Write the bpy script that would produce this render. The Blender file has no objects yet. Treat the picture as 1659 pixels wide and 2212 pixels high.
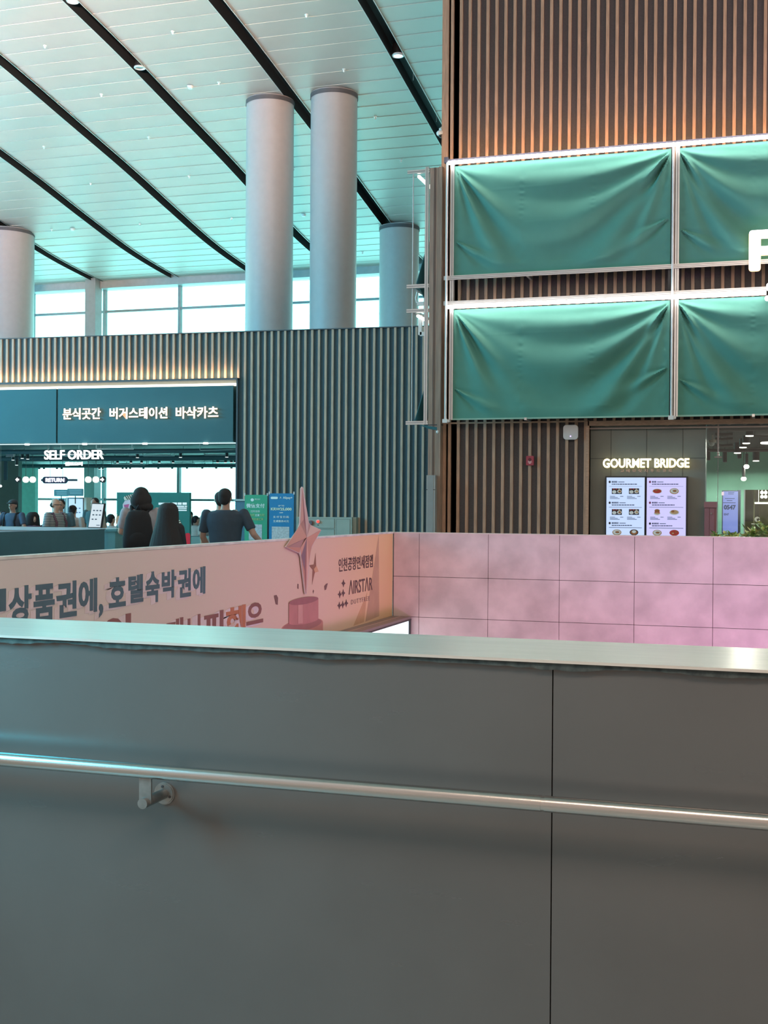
import bpy, math, random
from mathutils import Vector, Matrix
random.seed(7)
PI = math.pi
sc = bpy.context.scene
COL = sc.collection

# ------------------------------------------------------------------ camera
W, H, FPX = 1659.0, 2212.0, 2612.64
PITCH, ROLL, YAW = -0.00544, 0.0070, -0.3086
EYE = Vector((0, 0, 1.56))
cy_, sy_ = math.cos(YAW), math.sin(YAW)
cp_, sp_ = math.cos(PITCH), math.sin(PITCH)
FW = Vector((sy_*cp_, cy_*cp_, sp_)); RT0 = Vector((cy_, -sy_, 0)); UP0 = RT0.cross(FW)
RT = math.cos(ROLL)*RT0 + math.sin(ROLL)*UP0
UP = -math.sin(ROLL)*RT0 + math.cos(ROLL)*UP0
cam = bpy.data.cameras.new('camera'); camo = bpy.data.objects.new('camera', cam); COL.objects.link(camo)
camo.matrix_world = Matrix(((RT.x, UP.x, -FW.x, EYE.x), (RT.y, UP.y, -FW.y, EYE.y), (RT.z, UP.z, -FW.z, EYE.z), (0, 0, 0, 1)))
cam.sensor_fit = 'HORIZONTAL'; cam.sensor_width = 36.0; cam.lens = FPX*36.0/W
cam.clip_start = 0.05; cam.clip_end = 400
sc.camera = camo

# ------------------------------------------------------------------ view, world, lights
sc.view_settings.view_transform = 'Standard'; sc.view_settings.look = 'None'
sc.view_settings.gamma = 1.0; sc.view_settings.use_curve_mapping = False
sc.view_settings.exposure = 0.0
sc.cycles.use_denoising = True
sc.cycles.max_bounces = 7; sc.cycles.transparent_max_bounces = 12
sc.cycles.sample_clamp_indirect = 4.0

wd = bpy.data.worlds.new('world'); sc.world = wd; wd.use_nodes = True
nt = wd.node_tree; N = nt.nodes; L = nt.links; N.clear()
out = N.new('ShaderNodeOutputWorld'); bg = N.new('ShaderNodeBackground'); tc = N.new('ShaderNodeTexCoord')
dot = N.new('ShaderNodeVectorMath'); dot.operation = 'DOT_PRODUCT'
dv = Vector((-0.55, 0.83, 0.05)).normalized(); dot.inputs[1].default_value = dv
ramp = N.new('ShaderNodeValToRGB'); cr = ramp.color_ramp
mr = N.new('ShaderNodeMapRange'); mr.inputs[1].default_value = -1; mr.inputs[2].default_value = 1
def stops(cr, lst):
    while len(cr.elements) > 1: cr.elements.remove(cr.elements[-1])
    cr.elements[0].position = lst[0][0]; cr.elements[0].color = (*lst[0][1], 1)
    for p, c in lst[1:]:
        e = cr.elements.new(p); e.color = (*c, 1)
# daylight: hazy bright sky on the window side, dull and warm on the other side
stops(cr, [(0.0, (0.080, 0.062, 0.052)), (0.42, (0.082, 0.072, 0.064)), (0.66, (0.085, 0.12, 0.13)), (0.80, (0.25, 0.62, 0.64)), (0.88, (0.42, 1.0, 0.98)), (1.0, (0.42, 1.0, 0.98))])
L.new(tc.outputs['Generated'], dot.inputs[0]); L.new(dot.outputs['Value'], mr.inputs[0]); L.new(mr.outputs[0], ramp.inputs[0])
L.new(ramp.outputs[0], bg.inputs[0]); bg.inputs[1].default_value = 8.0; L.new(bg.outputs[0], out.inputs[0])

def area(name, loc, target, size, size_y, power, color, spread=PI):
    l = bpy.data.lights.new(name, 'AREA'); l.shape = 'RECTANGLE'; l.size = size; l.size_y = size_y
    l.energy = power; l.color = color; l.spread = spread
    o = bpy.data.objects.new(name, l); COL.objects.link(o); o.location = loc
    o.rotation_euler = (Vector(target) - Vector(loc)).to_track_quat('-Z', 'Y').to_euler()
    return o
# added blue fill from the left, gives the slatted wall its lens haze tint
area('blue_haze_fill_left', (-30, 9, 8), (-19, 23.4, 3.2), 12, 7, 5200, (0.10, 0.66, 1.0))
# added cyan fill close to the near parapet, imitates lens haze at its left
area('cyan_haze_fill_near', (-3.15, 1.8, 2.0), (-1.9, 2.84, 1.25), 0.7, 1.1, 30, (0.08, 0.74, 1.0), 1.6)
# ceiling lamps of the hall behind the viewer
area('hall_ceiling_lamps', (2.5, -3.0, 8.5), (0.5, 3.2, 1.0), 9, 0.35, 760, (1.0, 0.76, 0.60))
area('warm_fill_right', (6.5, 12.0, 12.5), (0.5, 19.5, 6.0), 5, 2, 330, (1.0, 0.66, 0.52))  # added warm fill for the slatted front, stands for no known lamps
# added warm fill behind the viewer, turns the curved ceiling beige
area('warm_ceiling_fill', (0, -6.0, 5.0), (-17, 23, 14.6), 3, 1.5, 1150, (1.0, 0.58, 0.40), 0.60)
# pink lit advertising down in the stair well
area('stairwell_light_box', (1.5, 11.5, -2.4), (0.6, 15.4, 0.2), 5, 1.5, 210, (1.0, 0.42, 1.0))

# ------------------------------------------------------------------ projections on real planes
def ray(x, y):
    return RT*((x - W/2)/FPX) - UP*((y - H/2)/FPX) + FW
def onY(x, y, Y): r = ray(x, y); return EYE + r*(Y/r.y)
def onX(x, y, X): r = ray(x, y); return EYE + r*(X/r.x)
def onZ(x, y, Z): r = ray(x, y); return EYE + r*((Z - EYE.z)/r.z)

# ------------------------------------------------------------------ materials
def srgb(r, g, b):
    f = lambda c: (c/255/12.92) if c/255 <= 0.04045 else ((c/255+0.055)/1.055)**2.4
    return (f(r), f(g), f(b))
MATS = {}
def mat(name, base, rough=0.6, metal=0.0, var=0.06, scale=6.0, bump=0.0, bscale=60.0, stretch=None, emit=None, estr=0.0, spec=0.5, coat=0.0):
    if name in MATS: return MATS[name]
    m = bpy.data.materials.new(name); m.use_nodes = True; MATS[name] = m
    nt = m.node_tree; b = nt.nodes['Principled BSDF']
    b.inputs['Roughness'].default_value = rough; b.inputs['Metallic'].default_value = metal
    b.inputs['Specular IOR Level'].default_value = spec; b.inputs['Coat Weight'].default_value = coat
    tc = nt.nodes.new('ShaderNodeTexCoord'); src = tc.outputs['Object']
    if stretch:
        mp = nt.nodes.new('ShaderNodeMapping'); mp.inputs['Scale'].default_value = stretch
        nt.links.new(src, mp.inputs[0]); src = mp.outputs[0]
    nz = nt.nodes.new('ShaderNodeTexNoise'); nz.inputs['Scale'].default_value = scale; nz.inputs['Detail'].default_value = 5
    nt.links.new(src, nz.inputs['Vector'])
    rp = nt.nodes.new('ShaderNodeValToRGB')
    stops(rp.color_ramp, [(0.3, tuple(max(0, c*(1-var)) for c in base)), (0.7, tuple(min(1, c*(1+var)) for c in base))])
    nt.links.new(nz.outputs['Fac'], rp.inputs[0]); nt.links.new(rp.outputs[0], b.inputs['Base Color'])
    if bump:
        n2 = nt.nodes.new('ShaderNodeTexNoise'); n2.inputs['Scale'].default_value = bscale; n2.inputs['Detail'].default_value = 4
        nt.links.new(src, n2.inputs['Vector'])
        bp = nt.nodes.new('ShaderNodeBump'); bp.inputs['Strength'].default_value = bump; bp.inputs['Distance'].default_value = 0.01
        nt.links.new(n2.outputs['Fac'], bp.inputs['Height']); nt.links.new(bp.outputs[0], b.inputs['Normal'])
    if emit:
        b.inputs['Emission Color'].default_value = (*emit, 1); b.inputs['Emission Strength'].default_value = estr
    return m
def glow(name, color, strength):
    if name in MATS: return MATS[name]
    m = mat(name, (0.08, 0.08, 0.08), 0.5, emit=color, estr=strength); return m
def glass(name, tint=(0.9, 1, 1), gloss=0.08, op=0.0):
    if name in MATS: return MATS[name]
    m = bpy.data.materials.new(name); m.use_nodes = True; MATS[name] = m
    nt = m.node_tree; nt.nodes.clear()
    o = nt.nodes.new('ShaderNodeOutputMaterial'); t = nt.nodes.new('ShaderNodeBsdfTransparent'); t.inputs[0].default_value = (*tint, 1)
    g = nt.nodes.new('ShaderNodeBsdfGlossy'); g.inputs['Roughness'].default_value = 0.03
    fr = nt.nodes.new('ShaderNodeLayerWeight'); fr.inputs['Blend'].default_value = 0.25
    mu = nt.nodes.new('ShaderNodeMath'); mu.operation = 'MULTIPLY_ADD'; mu.inputs[1].default_value = 0.5; mu.inputs[2].default_value = gloss
    nt.links.new(fr.outputs['Fresnel'], mu.inputs[0])
    mx = nt.nodes.new('ShaderNodeMixShader'); nt.links.new(mu.outputs[0], mx.inputs[0]); nt.links.new(t.outputs[0], mx.inputs[1]); nt.links.new(g.outputs[0], mx.inputs[2])
    nt.links.new(mx.outputs[0], o.inputs[0])
    return m

M_CEIL = mat('ceiling_metal_panel', (0.60, 0.575, 0.52), 0.45, var=0.03, scale=1.2)
M_DARK = mat('dark_channel', (0.018, 0.022, 0.026), 0.6)
M_COLUMN = mat('column_grey', (0.47, 0.45, 0.45), 0.5, var=0.03, bump=0.08, bscale=90)
M_WOOD = mat('slat_wood', (0.40, 0.235, 0.155), 0.55, var=0.22, scale=5, stretch=(14, 14, 0.9))
M_WOODP = mat('pale_slat_wood', (0.50, 0.37, 0.27), 0.55, var=0.18, scale=5, stretch=(14, 14, 0.9))
M_BACK = mat('slat_backing', (0.090, 0.080, 0.086), 0.85, var=0.1, scale=40, bump=0.2, bscale=300)
M_BACKL = mat('haze_blue_backing', (0.055, 0.120, 0.160), 0.85, var=0.08, scale=40, bump=0.2, bscale=300)  # blue of the lens haze put into the colour of a dark grey backing
M_ALU = mat('aluminium', (0.62, 0.63, 0.64), 0.32, metal=0.85, var=0.05, scale=8)
M_ALUD = mat('aluminium_slot', (0.22, 0.23, 0.24), 0.5, metal=0.5)
M_WHITE = mat('white_plastic', (0.62, 0.62, 0.61), 0.4)
M_BLACK = mat('black_plastic', (0.02, 0.02, 0.022), 0.4)
M_STEEL = mat('brushed_steel', (0.50, 0.48, 0.46), 0.24, metal=1.0, var=0.05, scale=20, stretch=(1, 30, 30))
M_STEEL2 = mat('cast_steel', (0.24, 0.24, 0.235), 0.36, metal=0.75, var=0.15, scale=40)
M_LED = glow('led_white', (1.0, 0.86, 0.70), 9.0)
M_LEDC = glow('led_cool', (1.0, 0.90, 0.84), 26.0)
M_SIGN = glow('sign_white', (1.0, 0.97, 0.92), 3.5)
M_GLASS = glass('window_glass', (0.86, 1.0, 0.99))
M_MULL = mat('grey_mullion', (0.30, 0.34, 0.36), 0.5)

# ------------------------------------------------------------------ mesh helpers
class MB:
    def __init__(s, T=None): s.v = []; s.f = []; s.m = []; s.T = T
    def add(s, vs, fs, mi=0):
        n = len(s.v); s.v += [Vector(v) for v in vs]
        s.f += [tuple(i+n for i in f) for f in fs]; s.m += [mi]*len(fs)
    def box(s, x0, x1, y0, y1, z0, z1, mi=0):
        if x0 > x1: x0, x1 = x1, x0
        if y0 > y1: y0, y1 = y1, y0
        if z0 > z1: z0, z1 = z1, z0
        s.add([(x0,y0,z0),(x1,y0,z0),(x1,y1,z0),(x0,y1,z0),(x0,y0,z1),(x1,y0,z1),(x1,y1,z1),(x0,y1,z1)],
              [(0,3,2,1),(4,5,6,7),(0,1,5,4),(1,2,6,5),(2,3,7,6),(3,0,4,7)], mi)
    def rbox(s, x0, x1, y0, y1, z0, z1, r, mi=0, n=4):   # rounded in the XZ outline, extruded along Y
        pts = []
        for cx, cz, a0 in ((x1-r, z1-r, 0), (x0+r, z1-r, PI/2), (x0+r, z0+r, PI), (x1-r, z0+r, 1.5*PI)):
            for k in range(n+1):
                a = a0 + PI/2*k/n; pts.append((cx+r*math.cos(a), cz+r*math.sin(a)))
        k = len(pts)
        s.add([(p[0], y0, p[1]) for p in pts]+[(p[0], y1, p[1]) for p in pts],
              [tuple(range(k-1, -1, -1)), tuple(range(k, 2*k))]+[(i, (i+1) % k, (i+1) % k+k, i+k) for i in range(k)], mi)
    def poly(s, pts, d, mi=0):                            # polygon of world points extruded by vector d
        k = len(pts); d = Vector(d); P = [Vector(p) for p in pts]
        s.add(P+[p+d for p in P], [tuple(range(k)), tuple(range(2*k-1, k-1, -1))]+[(i, i+k, (i+1) % k+k, (i+1) % k) for i in range(k)], mi)
    def cyl(s, a, b, r0, r1=None, n=16, mi=0, cap=True):
        a, b = Vector(a), Vector(b); r1 = r0 if r1 is None else r1
        d = (b-a).normalized(); u = d.orthogonal().normalized(); w = d.cross(u)
        vs = [a+(u*math.cos(2*PI*i/n)+w*math.sin(2*PI*i/n))*r0 for i in range(n)]+[b+(u*math.cos(2*PI*i/n)+w*math.sin(2*PI*i/n))*r1 for i in range(n)]
        fs = [(i, (i+1) % n, (i+1) % n+n, i+n) for i in range(n)]
        if cap: fs += [tuple(range(n-1, -1, -1)), tuple(range(n, 2*n))]
        s.add(vs, fs, mi)
    def tube(s, pts, r, n=8, mi=0):
        P = [Vector(p) for p in pts]; rings = []
        u = None
        for i, p in enumerate(P):
            d = (P[min(i+1, len(P)-1)]-P[max(i-1, 0)]).normalized()
            u = d.orthogonal().normalized() if u is None else (u-d*u.dot(d)).normalized()
            w = d.cross(u); rr = r[i] if isinstance(r, (list, tuple)) else r
            rings.append([p+(u*math.cos(2*PI*k/n)+w*math.sin(2*PI*k/n))*rr for k in range(n)])
        vs = [v for R in rings for v in R]; fs = []
        for i in range(len(P)-1):
            for k in range(n): fs.append((i*n+k, i*n+(k+1) % n, (i+1)*n+(k+1) % n, (i+1)*n+k))
        fs += [tuple(range(n-1, -1, -1)), tuple(range((len(P)-1)*n, len(P)*n))]
        s.add(vs, fs, mi)
    def ell(s, c, rx, ry, rz, n=16, m=10, mi=0, R=None):
        vs = []; fs = []
        for j in range(m+1):
            t = PI*j/m
            for i in range(n):
                a = 2*PI*i/n; v = Vector((rx*math.sin(t)*math.cos(a), ry*math.sin(t)*math.sin(a), rz*math.cos(t)))
                if R: v = R @ v
                vs.append(Vector(c)+v)
        for j in range(m):
            for i in range(n): fs.append((j*n+i, (j+1)*n+i, (j+1)*n+(i+1) % n, j*n+(i+1) % n))
        s.add(vs, fs, mi)
    def build(s, name, mats, parent=None, smooth=False, remesh=None):
        me = bpy.data.meshes.new(name)
        V = [s.T(v) for v in s.v] if s.T else s.v
        if parent is not None:
            o0 = parent.matrix_world.inverted() if False else None
        org = Vector((0, 0, 0))
        if parent is not None: org = parent_origin(parent)
        me.from_pydata([tuple(v-org) for v in V], [], s.f)
        if not isinstance(mats, (list, tuple)): mats = [mats]
        for m in mats: me.materials.append(m)
        me.polygons.foreach_set('material_index', s.m)
        me.validate(); me.update()
        import bmesh
        bm = bmesh.new(); bm.from_mesh(me); bmesh.ops.recalc_face_normals(bm, faces=bm.faces); bm.to_mesh(me); bm.free()
        o = bpy.data.objects.new(name, me); COL.objects.link(o)
        if parent is not None: o.parent = parent
        if smooth:
            for p in me.polygons: p.use_smooth = True
            if not remesh: me.set_sharp_from_angle(angle=math.radians(50))
        if remesh:
            md = o.modifiers.new('fuse', 'REMESH'); md.mode = 'VOXEL'; md.voxel_size = remesh; md.use_smooth_shade = True
            sm = o.modifiers.new('relax', 'SMOOTH'); sm.factor = 0.5; sm.iterations = 3
        return o
def parent_origin(p):
    v = Vector((0, 0, 0))
    while p is not None: v += Vector(p.location); p = p.parent
    return v
def tag(o, label=None, cat=None, group=None, kind=None):
    if label: o['label'] = label
    if cat: o['category'] = cat
    if group: o['group'] = group
    if kind: o['kind'] = kind
    return o
def thing(name, label, cat, loc=(0, 0, 0), group=None):
    o = bpy.data.objects.new(name, None); COL.objects.link(o); o.location = loc; o.empty_display_size = 0.1
    return tag(o, label, cat, group)
def struct(o): o['kind'] = 'structure'; return o
def copy_tree(o, parent=None):
    c = o.copy(); COL.objects.link(c); c.parent = parent
    for ch in [x for x in bpy.data.objects if x.parent == o]: copy_tree(ch, c)
    return c

_tc = {}
def text_geo(s, bold=0.0, sx=1.0, spacing=1.0):
    key = (s, bold, spacing)
    if key in _tc: return _tc[key]
    cu = bpy.data.curves.new('t', 'FONT'); cu.body = s; cu.size = 1.0; cu.offset = bold; cu.space_character = spacing
    cu.extrude = 0.5; cu.resolution_u = 3
    o = bpy.data.objects.new('t', cu); COL.objects.link(o)
    dg = bpy.context.evaluated_depsgraph_get(); dg.update()
    me = bpy.data.meshes.new_from_object(o.evaluated_get(dg))
    vs = [v.co.copy() for v in me.vertices]; fs = [tuple(p.vertices) for p in me.polygons]
    bpy.data.objects.remove(o); bpy.data.curves.remove(cu); bpy.data.meshes.remove(me)
    x0 = min(v.x for v in vs); x1 = max(v.x for v in vs); y0 = min(v.y for v in vs); y1 = max(v.y for v in vs)
    vs = [Vector(((v.x-x0)/(x1-x0), (v.y-y0)/(y1-y0), v.z)) for v in vs]
    _tc[key] = (vs, fs); return _tc[key]
def text(mb, s, bl, br, tl, depth, bold=0.0, mi=0, spacing=1.0):
    """letters filling the parallelogram bottom-left, bottom-right, top-left; thickness depth along U x V"""
    vs, fs = text_geo(s, bold, 1.0, spacing); O = Vector(bl); U = Vector(br)-O; V = Vector(tl)-O; Nn = U.cross(V).normalized()
    mb.add([O+U*v.x+V*v.y+Nn*(v.z*depth) for v in vs], fs, mi)
def ptext(mb, s, f, x0, y1, x1, y0, depth, **k):
    """f maps a pixel to the world; box x0..x1, bottom y1, top y0"""
    bl = f(x0, y1); br = f(x1, y1); br = Vector((br.x, br.y, bl.z)); tl = f(x0, y0); tl = Vector((bl.x, bl.y, tl.z))
    text(mb, s, bl, br, tl, depth, **k)

# ================================================================== SETTING
# ---- floor of the hall around the stair well
b = MB()
b.box(-34, 8, -4, 2.85, -0.3, 0); b.box(-34, -4.86, 2.85, 15.55, -0.3, 0); b.box(-34, 8, 15.55, 43.3, -0.3, 0); b.box(6, 8, 2.85, 15.55, -0.3, 0)
struct(b.build('floor', mat('floor_stone', (0.42, 0.40, 0.38), 0.25, var=0.05, scale=2)))
b = MB(); b.box(-4.86, 6, 2.9, 15.5, -4.6, -4.4)
struct(b.build('floor_stairwell', mat('lower_floor', (0.35, 0.30, 0.32), 0.4)))

# ---- near parapet
M_PANEL = mat('dark_grey_panel', (0.084, 0.077, 0.074), 0.24, var=0.07, scale=2.5, bump=0.02, bscale=500, spec=0.6)
def parapet_mat():
    m = M_PANEL; nt = m.node_tree; b = nt.nodes['Principled BSDF']
    tc = nt.nodes.new('ShaderNodeTexCoord'); mp = nt.nodes.new('ShaderNodeMapping'); mp.inputs['Rotation'].default_value = (0, 0.9, 0); mp.inputs['Scale'].default_value = (2.2, 1, 9)
    nt.links.new(tc.outputs['Object'], mp.inputs[0])
    nz = nt.nodes.new('ShaderNodeTexNoise'); nz.inputs['Scale'].default_value = 1.4; nz.inputs['Detail'].default_value = 7; nt.links.new(mp.outputs[0], nz.inputs['Vector'])
    rp = nt.nodes.new('ShaderNodeMapRange'); rp.inputs[1].default_value = 0.58; rp.inputs[2].default_value = 0.78; rp.inputs[3].default_value = 0.22; rp.inputs[4].default_value = 0.34
    nt.links.new(nz.outputs['Fac'], rp.inputs[0]); nt.links.new(rp.outputs[0], b.inputs['Roughness'])
parapet_mat()
SEAM = onY(1194, 1500, 2.84).x
b = MB(); b.box(-4.86, SEAM-0.0015, 2.84, 3.2, 0, 1.188); b.box(SEAM+0.0015, 6, 2.84, 3.2, 0, 1.188); b.box(-4.8, 6, 2.85, 3.15, -4.4, 0)
struct(b.build('wall_near', M_PANEL))
b = MB(); b.box(-4.86, 6, 2.82, 3.25, 1.193, 1.2)
capo = b.build('trim_1', mat('satin_metal_cap', (0.66, 0.60, 0.55), 0.28, metal=0.6, var=0.08, scale=3, stretch=(1, 14, 14), bump=0.05, bscale=12))
struct(capo)
# rough bead of adhesive under the cap
b = MB(); n = 420; x0 = -4.8; dx = 8.0/n
vs = []; fs = []
for i in range(n+1):
    x = x0+dx*i; d = 0.0115+0.005*math.sin(i*0.31)*math.sin(i*0.083+1)+0.004*random.random()
    vs += [(x, 2.8275, 1.1932), (x, 2.8275-0.001*random.random(), 1.1932-d), (x, 2.842, 1.1932-d)]
for i in range(n): fs += [(3*i, 3*i+1, 3*i+4, 3*i+3), (3*i+1, 3*i+2, 3*i+5, 3*i+4)]
b.add(vs, fs); struct(b.build('trim_2', mat('old_adhesive', (0.040, 0.042, 0.038), 0.8, var=0.6, scale=45)))

# ---- pink stone parapet across the stair well
YP = 15.43
jx = [onY(x, 1155, YP).x for x in (905.9, 1055, 1209, 1371, 1541)]
st = jx[1]-jx[0]; jx = [jx[0]-st]+jx+[jx[-1]+st*k for k in (1, 2, 3, 4)]
jz = [onY(860, 1244.6, YP).z, onY(860, 1331.5, YP).z]; dz = jz[0]-jz[1]; jz = [1.197]+jz+[jz[1]-dz*k for k in range(1, 6)]
M_PINK = mat('pink_stone', (0.60, 0.475, 0.47), 0.45, var=0.17, scale=3.2, bump=0.05)
b = MB()
b.box(-4.79, 6, YP+0.012, YP+0.2, -4.4, 1.19, 1)
xs = [-4.78]+[x for x in jx if x > -4.7]
for i in range(len(xs)-1):
    for k in range(len(jz)-1):
        b.box(xs[i]+0.003, xs[i+1]-0.003, YP, YP+0.02, jz[k+1]+0.003, jz[k]-0.003, 0)
b.box(-4.9, 6, YP-0.004, YP+0.2, 1.19, 1.204, 2)
struct(b.build('wall_far', [M_PINK, mat('tile_joint', (0.07, 0.03, 0.035), 0.8), mat('pale_cap', (0.62, 0.52, 0.48), 0.5)]))

# ---- left parapet carrying the advertising banner
XB = -4.79
b = MB(); b.box(XB-0.06, XB-0.012, 3.2, YP, -4.4, 1.185)
struct(b.build('wall_stairwell', mat('parapet_grey', (0.35, 0.33, 0.33), 0.5)))
b = MB(); b.box(XB-0.09, XB+0.004, 3.2, YP+0.02, 1.186, 1.206)
struct(b.build('trim_3', mat('pale_edge', (0.66, 0.64, 0.62), 0.5, var=0.2, scale=5)))

# ---- curved hall ceiling: bays of overlapping panels between dark channels
prof = [(-6, 11.6), (0, 13.0), (8, 13.9), (14, 14.15), (19, 14.0), (24.5, 13.2), (27, 12.85), (30, 12.35), (33, 11.85), (36, 11.28), (39, 10.76), (42, 10.45), (43.2, 10.40)]
def zc(y):
    n = len(prof)
    for i in range(n-1):
        if y <= prof[i+1][0] or i == n-2:
            (x0, z0), (x1, z1) = prof[i], prof[i+1]
            m0 = (z1-prof[i-1][1])/(x1-prof[i-1][0]) if i else (z1-z0)/(x1-x0)
            m1 = (prof[i+2][1]-z0)/(prof[i+2][0]-x0) if i < n-2 else (z1-z0)/(x1-x0)
            h = x1-x0; t = (y-x0)/h
            return (2*t**3-3*t*t+1)*z0+(t**3-2*t*t+t)*h*m0+(-2*t**3+3*t*t)*z1+(t**3-t*t)*h*m1
SX = [-5.45-3.35*k for k in range(-4, 9)]     # channel positions
SW = 0.17
for i in range(len(SX)-1):
    xr, xl = SX[i]-SW, SX[i+1]+SW
    b = MB(); y = -4.0; vs = []; fs = []
    while y < 43.0:
        y2 = min(y+0.62, 43.15); k = len(vs)
        vs += [(xl, y, zc(y)-0.007), (xr, y, zc(y)-0.007), (xl, y2, zc(y2)+0.004), (xr, y2, zc(y2)+0.004)]
        fs.append((k, k+1, k+3, k+2))
        if k: fs.append((k-2, k-1, k+1, k))
        y = y2
    b.add(vs, fs)
    # folded side lips
    for xx in (xl, xr):
        vs = []; fs = []; ys = [-4+0.6*j for j in range(79)]
        for j, y in enumerate(ys):
            y = min(y, 43.15); vs += [(xx, y, zc(y)-0.03), (xx, y, zc(y)+0.30)]
            if j: q = 2*j; fs.append((q-2, q-1, q+1, q))
        b.add(vs, fs, 1)
        vs = []; fs = []; s = 0.02 if xx == xl else -0.02
        for j, y in enumerate(ys):
            y = min(y, 43.15); vs += [(xx, y, zc(y)-0.031), (xx+s, y, zc(y)-0.031)]
            if j: q = 2*j; fs.append((q-2, q-1, q+1, q))
        b.add(vs, fs, 2)
    struct(b.build('ceiling', [M_CEIL, M_DARK, mat('panel_lip', (0.75, 0.75, 0.72), 0.35)]))
b = MB(); vs = []; fs = []
for j in range(80):
    y = min(-4+0.6*j, 43.15); vs += [(SX[-1]-0.3, y, zc(y)+0.3), (SX[0]+0.3, y, zc(y)+0.3)]
    if j: q = 2*j; fs.append((q-2, q-1, q+1, q))
b.add(vs, fs); struct(b.build('ceiling_void', M_DARK))

b = MB(); b.box(7.6, 7.8, -4, 19.5, 0, 14); struct(b.build('wall_east', mat('warm_grey_wall', (0.42, 0.36, 0.31), 0.7)))  # unseen side wall, added to keep cyan sky out of the handrail reflections
# ---- window wall at the far end
YW = 43.0
def window_wall():
    k = 0
    for i in range(-1, 8):
        X1 = -8.8-3.35*(i-1); X0 = X1-3.35; k += 1
        f = MB()
        f.box(X0-0.05, X0+0.05, YW-0.1, YW+0.1, 0, 10.15)
        for z in (0.0, 1.72, 3.25, 6.4, 9.27): f.box(X0+0.05, X1-0.05, YW-0.06, YW+0.06, z-0.045 if z else 0, z+0.045)
        fo = f.build('window_%d' % k, M_MULL); struct(fo)
        g = MB(); g.box(X0+0.05, X1-0.05, YW-0.006, YW+0.006, 0.05, 10.13); g.build('glass_pane', M_GLASS, fo)
window_wall()
b = MB(); b.box(-33, -2, YW-0.45, YW+0.2, 10.14, 10.62)
struct(b.build('trim_4', mat('window_head_beam', (0.42, 0.46, 0.47), 0.5)))
b = MB(); b.box(onY(195, 700, 42.6).x, onY(217, 700, 42.6).x, 42.2, 42.7, 0, 10.5)
tag(b.build('square_column', mat('post_grey', (0.36, 0.42, 0.44), 0.5)), 'square grey steel post in front of the far window wall', 'column')

def column(px0, px1, Y, z0, label):
    a = onY(px0, 700, Y).x; c = onY(px1, 700, Y).x; r = (c-a)/2*0.985; X = (a+c)/2
    zt = zc(Y)+0.02
    t = thing('round_column', label, 'column', (X, Y, z0), 'round columns carrying the hall ceiling')
    m = MB(); m.cyl((X, Y, z0), (X, Y, zt), r, n=64, cap=False); m.cyl((X, Y, z0), (X, Y, z0+0.02), r*0.99, n=64)
    m.build('shaft', M_COLUMN, t, smooth=True)
    m = MB(); m.cyl((X, Y, zt-0.14), (X, Y, zt-0.02), r+0.015, n=64, cap=False); m.build('collar', mat('dark_reveal', (0.10, 0.10, 0.11), 0.6), t, smooth=True)
ZROOF = 3.45
column(533, 629, 30, ZROOF, 'tall round grey column, left of the close pair')
column(671, 767, 30, ZROOF, 'tall round grey column, right of the close pair')
column(820, 903, 38.6, ZROOF, 'round column by the windows, behind the side banner frame')
column(-40, 64, 36.8, ZROOF, 'round column by the windows, cut off by the left picture edge')

# ---- slatted wall on the left, slightly turned
AL = math.radians(3.5); P0 = Vector((-6.958, 24.0, 0)); DU = Vector((math.cos(AL), math.sin(AL), 0)); DW = Vector((math.sin(AL), -math.cos(AL), 0))
def TL(v): return P0+DU*v.x+DW*v.y+Vector((0, 0, v.z))
def onL(x, y, w=0.0):
    r = ray(x, y); q = P0+DW*w; q.z = 0; e = EYE.copy()
    t = ((q-e).dot(DW))/r.dot(DW); return e+r*t
def uL(x, y, w=0.0): return (onL(x, y, w)-P0).dot(DU)
UO = uL(513, 900)          # right edge of the food hall opening
ZT = 5.245; ZO = 4.245
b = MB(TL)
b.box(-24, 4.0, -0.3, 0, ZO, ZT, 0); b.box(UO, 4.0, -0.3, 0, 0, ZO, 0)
u = -24.0
k0 = uL(866, 1152, 0.04) ; u = k0-0.15*int((k0+24)/0.15)
while u < 3.9:
    zb = 0 if u-0.03 > UO else ZO+0.02
    b.box(u-0.024, u+0.024, 0, 0.045, zb, ZT, 1); u += 0.15
b.box(-24, 4.0, -0.32, 0.06, ZT, ZT+0.02, 2)
b.box(UO-0.005, UO+0.03, -0.3, 0.07, 0, ZO+0.01, 2)
b.box(-24, UO+0.03, 0, 0.10, ZO-0.02, ZO+0.02, 2)
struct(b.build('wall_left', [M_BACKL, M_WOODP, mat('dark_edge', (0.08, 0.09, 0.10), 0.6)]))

# roof slab / soffit of the food hall
b = MB(); b.box(-32, -9.5, 24.3, 42.4, 3.05, 3.4); b.box(-9.5, -4, 24.6, 42.4, 3.05, 3.4)
struct(b.build('ceiling_food_hall', mat('black_soffit', (0.10, 0.19, 0.21), 0.6, var=0.3, scale=1.5)))
# green end walls inside the food hall
Xg = onY(40, 1050, 36).x
b = MB(); b.box(-32, Xg, 36, 36.2, 0, 3.05); struct(b.build('wall_food_hall', mat('dark_green_wall', (0.10, 0.20, 0.18), 0.6)))
b = MB(); b.box(onY(30, 1050, 40).x, onY(76, 1050, 40).x, 40, 40.2, 0, 3.05); struct(b.build('wall_mint', mat('mint_wall', (0.38, 0.88, 0.78), 0.6)))

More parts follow.
